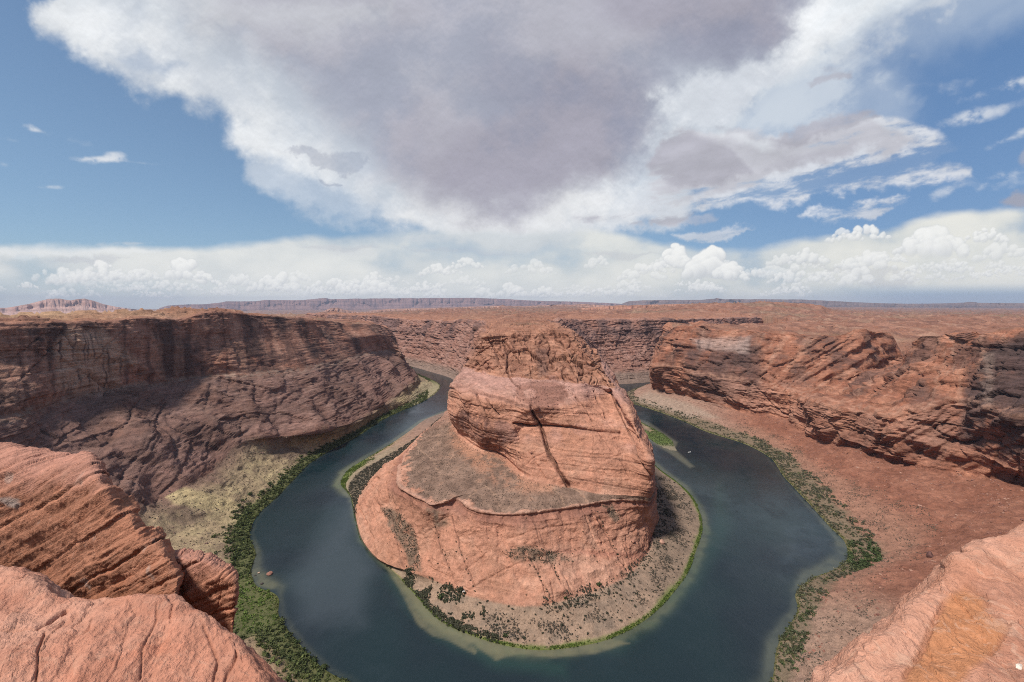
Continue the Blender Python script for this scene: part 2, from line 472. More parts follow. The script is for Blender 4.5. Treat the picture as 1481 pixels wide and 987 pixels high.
def build_sky():
    t = world.node_tree
    t.nodes.clear()
    N = NT(t)
    arr = build_clouds()
    img = bpy.data.images.new('cloud_cover', SKY_W, SKY_H, alpha=True, float_buffer=True)
    img.colorspace_settings.name = 'Non-Color'
    img.alpha_mode = 'CHANNEL_PACKED'
    img.pixels.foreach_set(arr.ravel())
    img.update()
    tc = N.node('ShaderNodeTexCoord').outputs['Generated']
    sep = N.node('ShaderNodeSeparateXYZ')
    N.put(sep.inputs[0], tc)
    x, y, z = sep.outputs
    # azimuth round +Y and elevation -> place in the cloud cover
    env = N.node('ShaderNodeTexImage', interpolation='Linear', extension='REPEAT')
    env.image = img
    az = N.mad(N.m('ARCTAN2', x, y), 1 / (2 * math.pi), 0.5)
    el = N.mad(N.m('ARCSINE', z), 1 / math.pi, 0.5)
    N.put(env.inputs['Vector'], N.vec(az, el, 0.0))
    sky = N.node('ShaderNodeTexSky', sky_type='NISHITA')
    sky.sun_disc = False
    sky.sun_elevation = math.asin(SUN_DIR.z)
    sky.sun_rotation = math.atan2(SUN_DIR.x, SUN_DIR.y)
    sky.altitude = 1200
    sky.air_density = 1.0
    sky.dust_density = 0.8
    sky.ozone_density = 1.2
    clear = N.mix(1.0, sky.outputs[0], (0.104, 0.108, 0.112), 'MULTIPLY')
    # thin air glow: the clear sky is a little milky low down
    milk = N.ss(z, 0.0, 0.55, 0.42, 0.10)
    clear = N.mix(milk, clear, (0.27, 0.44, 0.58))
    clear = N.mix(0.10, clear, (0.11, 0.27, 0.46))
    # deeper blue to the right, away from the sun
    clear = N.mix(N.ss(x, 0.15, 0.75, 0.0, 0.45), clear, (0.095, 0.22, 0.50))
    k = N.sub(1.0, env.outputs['Alpha'])
    c = N.vm('ADD', N.vm('SCALE', clear, s=k), env.outputs['Color'])
    c = N.mix(N.ss(z, -0.004, -0.03), c, (0.22, 0.14, 0.10))
    bg = N.node('ShaderNodeBackground')
    N.put(bg.inputs['Color'], c)
    bg.inputs['Strength'].default_value = 1.0
    out = N.node('ShaderNodeOutputWorld')
    N.l.new(bg.outputs[0], out.inputs['Surface'])


build_sky()
# ---------------------------------------------------------------- 3-D noise
_pr = np.random.RandomState(3)
PERM = _pr.permutation(256).astype(np.int32)
_g = _pr.normal(size=(256, 3)); _g /= np.linalg.norm(_g, axis=1)[:, None]
GX, GY, GZ = [_g[:, i].astype(np.float32) for i in range(3)]


def perlin(x, y, z):
    x = x.astype(np.float32); y = y.astype(np.float32); z = z.astype(np.float32)
    xi = np.floor(x); yi = np.floor(y); zi = np.floor(z)
    fx = x - xi; fy = y - yi; fz = z - zi
    X = xi.astype(np.int32) & 255; Y = yi.astype(np.int32) & 255; Zi = zi.astype(np.int32) & 255
    ux = fx * fx * fx * (fx * (fx * 6 - 15) + 10)
    uy = fy * fy * fy * (fy * (fy * 6 - 15) + 10)
    uz = fz * fz * fz * (fz * (fz * 6 - 15) + 10)
    out = 0.0
    for dx in (0, 1):
        pX = PERM[(X + dx) & 255]
        wx = ux if dx else 1 - ux
        for dy in (0, 1):
            pY = PERM[(pX + Y + dy) & 255]
            wxy = wx * (uy if dy else 1 - uy)
            for dz in (0, 1):
                h = PERM[(pY + Zi + dz) & 255]
                g = GX[h] * (fx - dx) + GY[h] * (fy - dy) + GZ[h] * (fz - dz)
                out = out + g * wxy * (uz if dz else 1 - uz)
    return out * 1.7


def fbm(x, y, z, o=4, gain=0.5, ridged=False):
    s = 0.0; a = 1.0; n = 0.0
    for i in range(o):
        k = perlin(x, y, z)
        if ridged: k = 1 - 2 * np.abs(k)
        s = s + a * k; n += a
        a *= gain
        x = x * 2.03 + 17.1; y = y * 2.01 + 9.7; z = z * 2.07 + 5.3
    return s / n


# ---------------------------------------------------------------- scene-graph helpers
def tag(o, label=None, cat=None, group=None, kind=None):
    if label: o['label'] = label
    if cat: o['category'] = cat
    if group: o['group'] = group
    if kind: o['kind'] = kind
    return o


def mesh_np(name, V_, Fq, mats, cols=None, attrs=None, smooth=True, parent=None, mat_idx=None):
    me = bpy.data.meshes.new(name)
    V_ = np.ascontiguousarray(V_, np.float32).reshape(-1, 3)
    Fq = np.ascontiguousarray(Fq, np.int32)
    nv, (nf, k) = len(V_), Fq.shape
    me.vertices.add(nv); me.vertices.foreach_set('co', V_.ravel())
    me.loops.add(nf * k); me.loops.foreach_set('vertex_index', Fq.ravel())
    me.polygons.add(nf)
    me.polygons.foreach_set('loop_start', np.arange(0, nf * k, k, dtype=np.int32))
    me.polygons.foreach_set('loop_total', np.full(nf, k, np.int32))
    me.polygons.foreach_set('use_smooth', np.full(nf, smooth, bool))
    if cols is not None:
        a = me.color_attributes.new('Col', 'FLOAT_COLOR', 'POINT')
        c = np.ones((nv, 4), np.float32); c[:, :3] = np.asarray(cols, np.float32).reshape(-1, 3)
        a.data.foreach_set('color', c.ravel())
    if attrs:
        for kx, vx in attrs.items():
            a = me.attributes.new(kx, 'FLOAT', 'POINT')
            a.data.foreach_set('value', np.ascontiguousarray(vx, np.float32).ravel())
    me.update(calc_edges=True)
    for m_ in (mats if isinstance(mats, (list, tuple)) else [mats]): me.materials.append(m_)
    if mat_idx is not None: me.polygons.foreach_set('material_index', np.asarray(mat_idx, np.int32))
    o = bpy.data.objects.new(name, me)
    COL.objects.link(o)
    if parent: o.parent = parent
    return o


def grid_faces(n, m, wrap=False):
    i = np.arange(n - 1)[:, None]; j = np.arange(m - 1)[None, :]
    a = i * m + j
    return np.stack([a, a + m, a + m + 1, a + 1], axis=-1).reshape(-1, 4)


def normals(G):
    du = np.gradient(G, axis=0); dv = np.gradient(G, axis=1)
    n = np.cross(du, dv)
    l = np.linalg.norm(n, axis=-1, keepdims=True)
    return n / np.maximum(l, 1e-9)


def crm(P, k, us):
    """cubic (Catmull-Rom, chordal knots) along axis 0 of P at parameters us (in knot units of k)"""
    P = np.asarray(P, float)
    n = len(P)
    idx = np.clip(np.searchsorted(k, us, side='right') - 1, 0, n - 2)
    h = (k[idx + 1] - k[idx])
    t = (us - k[idx]) / h
    m = np.zeros_like(P)
    for i in range(n):
        if i == 0: m[i] = (P[1] - P[0]) / (k[1] - k[0])
        elif i == n - 1: m[i] = (P[-1] - P[-2]) / (k[-1] - k[-2])
        else:
            a = (P[i] - P[i - 1]) / (k[i] - k[i - 1]); b = (P[i + 1] - P[i]) / (k[i + 1] - k[i])
            w0 = k[i + 1] - k[i]; w1 = k[i] - k[i - 1]
            m[i] = (a * w0 + b * w1) / (w0 + w1)
            la = np.linalg.norm(a, axis=-1, keepdims=True); lb = np.linalg.norm(b, axis=-1, keepdims=True)
            lm = np.linalg.norm(m[i], axis=-1, keepdims=True)
            lim = 1.5 * np.minimum(la, lb) + 1e-9
            m[i] = np.where(lm > lim, m[i] * lim / np.maximum(lm, 1e-9), m[i])
    sh = (-1,) + (1,) * (P.ndim - 1)
    t = t.reshape(sh); h = h.reshape(sh)
    return ((2 * t**3 - 3 * t**2 + 1) * P[idx] + (t**3 - 2 * t**2 + t) * h * m[idx]
            + (-2 * t**3 + 3 * t**2) * P[idx + 1] + (t**3 - t**2) * h * m[idx + 1])


def screen_steps(P, total, cap=None, wmin=0.02):
    """spread `total` samples over the knots of P[rib, level, 3] according to how large each span shows"""
    px, py = proj(P)
    px = np.clip(px, -250, 1730); py = np.clip(py, 300, 1150)
    d = np.hypot(np.diff(px, axis=0), np.diff(py, axis=0))
    inside = np.ones_like(d)
    mx = (px[1:] + px[:-1]) / 2; my = (py[1:] + py[:-1]) / 2
    inside[(mx < -120) | (mx > 1630) | (my > 1150) | (P[1:, ..., 1] < 1)] = 0.2
    return d * inside


def loft(ribs, nu, lev_counts, lev_ref=None):
    """ribs: list of lists of points. returns grid (nu, nv, 3), rib coordinate u, level coordinate v"""
    P = np.array(ribs, float)
    n, m = P.shape[:2]
    ref = P[:, lev_ref if lev_ref is not None else slice(1, m - 1)]
    k = np.concatenate([[0], np.cumsum(np.linalg.norm(np.diff(ref, axis=0), axis=-1).mean(axis=1) + 1e-3)])
    s = screen_steps(ref, nu).max(axis=1) + 6.0
    cnt = np.maximum(2, (s / s.sum() * nu)).astype(int)
    us = []; ur = []
    for i in range(n - 1):
        t = np.arange(cnt[i]) / cnt[i]
        us.append(k[i] + t * (k[i + 1] - k[i])); ur.append(i + t)
    us = np.concatenate(us + [[k[-1]]]); ur = np.concatenate(ur + [[n - 1]])
    # even out density jumps between spans
    ker = np.hanning(41); ker /= ker.sum()
    d = np.diff(us); d = np.convolve(np.pad(d, 20, mode='edge'), ker, 'valid')
    us2 = np.concatenate([[0], np.cumsum(d)]); us2 *= k[-1] / us2[-1]
    ur = np.interp(us2, us, ur); us = us2
    Q = crm(P, k, us)
    vs = []
    for j in range(m - 1):
        t = np.arange(lev_counts[j]) / lev_counts[j]
        vs.append(j + t)
    vs = np.concatenate(vs + [[m - 1]])
    j = np.minimum(vs.astype(int), m - 2); t = (vs - j)[None, :, None]
    G = Q[:, j] * (1 - t) + Q[:, j + 1] * t
    return G, ur, vs


def smooth_v(G, w, passes=1):
    """soften corners along level direction"""
    ker = np.hanning(2 * w + 3)[1:-1]; ker /= ker.sum()
    out = G.copy()
    for c in range(3):
        a = np.pad(G[..., c], ((0, 0), (w, w)), mode='reflect', reflect_type='odd')
        acc = 0
        for i, kk in enumerate(ker): acc = acc + kk * a[:, i:i + G.shape[1]]
        out[..., c] = acc
    return out


# ---------------------------------------------------------------- the canyon: ribs from the waterline up to the rim and out over the plateau
def X3(px, y, z):
    dep = y * cp + (CAM_H - z) * sp
    return ((px - 740.5) / F * dep, float(y), float(z))


# outer bank, from the far left, round under the viewpoint, to the far right
# levels: 0 waterline, 1 shore, 2 talus, 3 foot of cliff, 4 ledge, 5 upper wall, 6 rim
OUT = [
    [W(-1500, 2500, 0), W(-1515, 2480, 4), W(-1530, 2460, 25), W(-1550, 2430, 60), W(-1575, 2390, 130), W(-1590, 2370, 190), W(-1600, 2350, 230)],
    [W(-900, 2130, 0), W(-905, 2110, 4), W(-915, 2090, 22), W(-930, 2060, 50), W(-955, 2010, 130), W(-970, 1980, 190), W(-990, 1950, 228)],
    [W(-500, 1880, 0), W(-510, 1872, 4), W(-525, 1862, 22), W(-545, 1850, 45), W(-590, 1800, 130), W(-620, 1770, 185), W(-650, 1740, 226)],
    [Z(603, 541, 0), Z(601, 541, 3), Z(596, 539, 18), Z(592, 536, 40), Z(580, 512, 125), D(572, 491, 1500), D(562, 474, 1510)],
    [Z(637, 556, 0), Z(625, 556, 3), Z(608, 552, 16), Z(600, 548, 40), Z(574, 508, 130), D(562, 488, 1420), D(549, 470, 1440)],
    [Z(633, 568, 0), Z(615, 568, 4), Z(597, 564, 22), Z(588, 560, 42), Z(560, 507, 135), D(545, 486, 1350), D(530, 469, 1375)],
    [Z(609, 583, 0), Z(598, 580, 5), Z(580, 578, 20), Z(570, 574, 32), Z(535, 511, 137), D(516, 488, 1260), D(500, 468, 1290)],
    [Z(574, 598, 0), Z(566, 594, 4), Z(558, 592, 14), Z(550, 588, 28), Z(505, 520, 138), D(478, 490, 1150), D(470, 463, 1190)],
    [Z(544, 614, 0), Z(538, 609, 4), Z(530, 608, 15), Z(522, 606, 28), Z(462, 530, 142), D(438, 490, 1030), D(432, 462, 1060)],
    [Z(521, 630, 0), Z(513, 624, 5), Z(500, 622, 20), Z(488, 618, 38), Z(418, 538, 146), D(402, 490, 950), D(396, 458, 980)],
    [Z(479, 652, 0), Z(466, 647, 5), Z(440, 640, 24), Z(412, 632, 52), Z(364, 543, 152), D(356, 490, 865), D(352, 454, 890)],
    [Z(448, 672, 0), Z(434, 668, 5), Z(395, 656, 28), Z(350, 638, 64), Z(312, 546, 156), D(306, 495, 790), D(304, 452, 810)],
    [Z(427, 694, 0), Z(408, 690, 5), Z(372, 684, 20), Z(312, 676, 48), Z(262, 550, 159), D(258, 500, 730), D(256, 462, 745)],
    [Z(400, 722, 0), Z(380, 718, 5), Z(345, 714, 20), Z(262, 706, 50), Z(212, 556, 162), D(208, 505, 665), D(206, 460, 680)],
    [Z(376, 745, 0), Z(352, 738, 5), Z(300, 742, 20), Z(214, 728, 52), Z(165, 563, 164), D(162, 505, 615), D(158, 465, 628)],
    [Z(364, 772, 0), Z(336, 766, 5), Z(250, 775, 22), Z(140, 748, 60), Z(112, 574, 164), D(108, 510, 570), D(104, 467, 582)],
    [Z(374, 800, 0), Z(336, 800, 5), Z(210, 818, 26), Z(50, 730, 84), Z(55, 592, 165), D(52, 515, 525), D(50, 466, 538)],
    [Z(367, 822, 0), Z(328, 850, 5), Z(200, 880, 28), Z(-30, 745, 90), Z(-5, 612, 166), D(-10, 520, 490), D(-12, 468, 500)],
    [Z(374, 840, 0), Z(328, 885, 5), Z(200, 935, 30), Z(-140, 760, 100), Z(-90, 630, 168), D(-95, 525, 450), D(-97, 469, 458)],
    [Z(404, 852, 0), Z(335, 915, 5), Z(230, 990, 30), W(-560, 300, 100), W(-620, 330, 180), W(-640, 340, 240), W(-650, 345, 285)],
    [Z(408, 888, 0), Z(372, 925, 5), Z(300, 1040, 26), W(-420, 190, 90), W(-480, 190, 180), W(-500, 190, 240), W(-510, 190, 288)],
    [Z(440, 932, 0), Z(408, 960, 5), Z(370, 1080, 22), W(-270, 120, 80), W(-320, 90, 180), W(-335, 80, 240), W(-345, 70, 290)],
    [Z(478, 968, 0), Z(450, 1000, 5), Z(440, 1120, 20), W(-150, 100, 75), W(-170, 50, 180), W(-180, 30, 245), W(-185, 15, 293)],
    [Z(530, 995, 0), Z(520, 1035, 5), Z(530, 1200, 22), W(-80, 100, 70), W(-70, 40, 180), W(-62, 14, 250), W(-60, 2, 294)],
    [W(-60, 255, 0), W(-60, 235, 5), W(-45, 170, 30), W(-30, 90, 70), W(-20, 32, 180), W(-16, 8, 250), W(-15, -3, 295.5)],
    [W(30, 250, 0), W(30, 230, 5), W(30, 165, 30), W(25, 85, 70), W(16, 30, 180), W(12, 7, 250), W(10, -3, 295.5)],
    [W(120, 262, 0), W(128, 245, 5), W(120, 170, 30), W(95, 100, 70), W(75, 42, 180), W(66, 20, 250), W(62, 6, 294)],
    [Z(1090, 1010, 0), Z(1120, 1040, 5), Z(1200, 1120, 24), W(230, 130, 70), W(245, 80, 180), W(252, 58, 245), W(258, 44, 290)],
    [Z(1113, 985, 0), Z(1140, 990, 5), Z(1210, 1040, 22), W(370, 190, 70), W(400, 170, 170), W(410, 160, 235), W(420, 155, 285)],
    [Z(1122, 930, 0), Z(1158, 930, 5), Z(1240, 965, 22), W(470, 260, 70), W(540, 260, 170), W(560, 255, 235), W(570, 250, 280)],
    [Z(1150, 884, 0), Z(1180, 878, 5), Z(1260, 905, 22), Z(1520, 905, 72), W(660, 340, 165), W(690, 345, 230), W(700, 350, 275)],
    [Z(1147, 856, 0), Z(1190, 852, 5), Z(1290, 862, 22), Z(1550, 830, 72), W(750, 400, 165), W(790, 410, 225), W(800, 420, 270)],
    [Z(1170, 836, 0), Z(1215, 838, 5), Z(1320, 828, 24), Z(1570, 760, 70), Z(1690, 640, 160), D(1700, 555, 460), D(1705, 478, 480)],
    [Z(1204, 822, 0), Z(1250, 822, 5), Z(1350, 798, 25), Z(1560, 715, 68), Z(1600, 620, 158), D(1605, 545, 500), D(1610, 477, 520)],
    [Z(1220, 806, 0), Z(1274, 803, 6), Z(1370, 770, 25), Z(1500, 698, 64), Z(1515, 610, 156), D(1520, 540, 545), D(1525, 476, 565)],
    [Z(1216, 782, 0), Z(1262, 785, 6), Z(1365, 742, 28), Z(1442, 690, 60), Z(1448, 596, 156), D(1452, 535, 590), D(1458, 478, 610)],
    [Z(1196, 762, 0), Z(1238, 762, 5), Z(1320, 722, 28), Z(1385, 684, 54), Z(1392, 582, 154), D(1400, 530, 625), D(1412, 482, 650)],
    [Z(1178, 742, 0), Z(1222, 742, 5), Z(1290, 708, 25), Z(1342, 678, 48), Z(1345, 590, 140), D(1365, 535, 665), D(1384, 487, 690)],
    [Z(1161, 724, 0), Z(1205, 722, 5), Z(1255, 694, 22), Z(1300, 666, 45), Z(1298, 600, 120), D(1318, 556, 720), D(1352, 496, 740)],
    [Z(1143, 705, 0), Z(1186, 700, 5), Z(1220, 680, 20), Z(1252, 655, 42), Z(1240, 596, 108), Z(1285, 566, 138), D(1330, 512, 830)],
    [Z(1128, 688, 0), Z(1164, 682, 5), Z(1185, 662, 18), Z(1205, 642, 36), Z(1196, 588, 100), Z(1238, 560, 135), D(1318, 520, 960)],
    [Z(1110, 662, 0), Z(1140, 658, 4), Z(1158, 645, 14), Z(1170, 630, 28), Z(1166, 578, 92), Z(1200, 556, 130), D(1302, 518, 1060)],
    [Z(1090, 650, 0), Z(1112, 643, 4), Z(1135, 632, 16), Z(1150, 612, 34), Z(1148, 572, 90), Z(1168, 545, 135), D(1284, 484, 1060)],
    [Z(1066, 640, 0), Z(1088, 632, 4), Z(1108, 616, 20), Z(1118, 600, 40), Z(1120, 562, 100), Z(1130, 530, 150), D(1200, 486, 1040)],
    [Z(1018, 625, 0), Z(1040, 616, 4), Z(1060, 604, 22), Z(1072, 594, 38), Z(1074, 552, 108), Z(1072, 520, 160), D(1110, 482, 1060)],
    [Z(988, 611, 0), Z(1008, 603, 4), Z(1025, 592, 24), Z(1034, 583, 40), Z(1030, 545, 110), Z(1024, 512, 165), D(1045, 478, 1110)],
    [Z(955, 598, 0), Z(968, 590, 4), Z(985, 582, 22), Z(996, 574, 36), Z(992, 538, 112), Z(988, 505, 172), D(1002, 474, 1180)],
    [Z(925, 588, 0), Z(935, 580, 4), Z(952, 572, 18), Z(962, 566, 30), Z(962, 530, 115), Z(966, 500, 176), D(982, 474, 1230)],
    [Z(906, 582, 0), Z(920, 575, 4), Z(934, 567, 14), Z(943, 562, 26), Z(946, 530, 112), Z(958, 502, 174), D(974, 475, 1290)],
    [Z(905, 568, 0), Z(918, 565, 4), Z(936, 559, 12), Z(946, 556, 28), W(505, 1370, 118), W(530, 1375, 175), W(552, 1375, 224)],
    [W(500, 1440, 0), W(508, 1432, 4), W(530, 1425, 14), W(545, 1420, 30), W(570, 1410, 120), W(590, 1405, 178), W(610, 1400, 224)],
    [W(800, 1600, 0), W(804, 1590, 4), W(810, 1570, 14), W(818, 1555, 30), W(835, 1520, 120), W(845, 1500, 178), W(855, 1480, 224)],
    [W(1400, 1900, 0), W(1405, 1890, 4), W(1410, 1870, 14), W(1420, 1850, 30), W(1440, 1810, 120), W(1450, 1790, 178), W(1460, 1760, 224)],
]
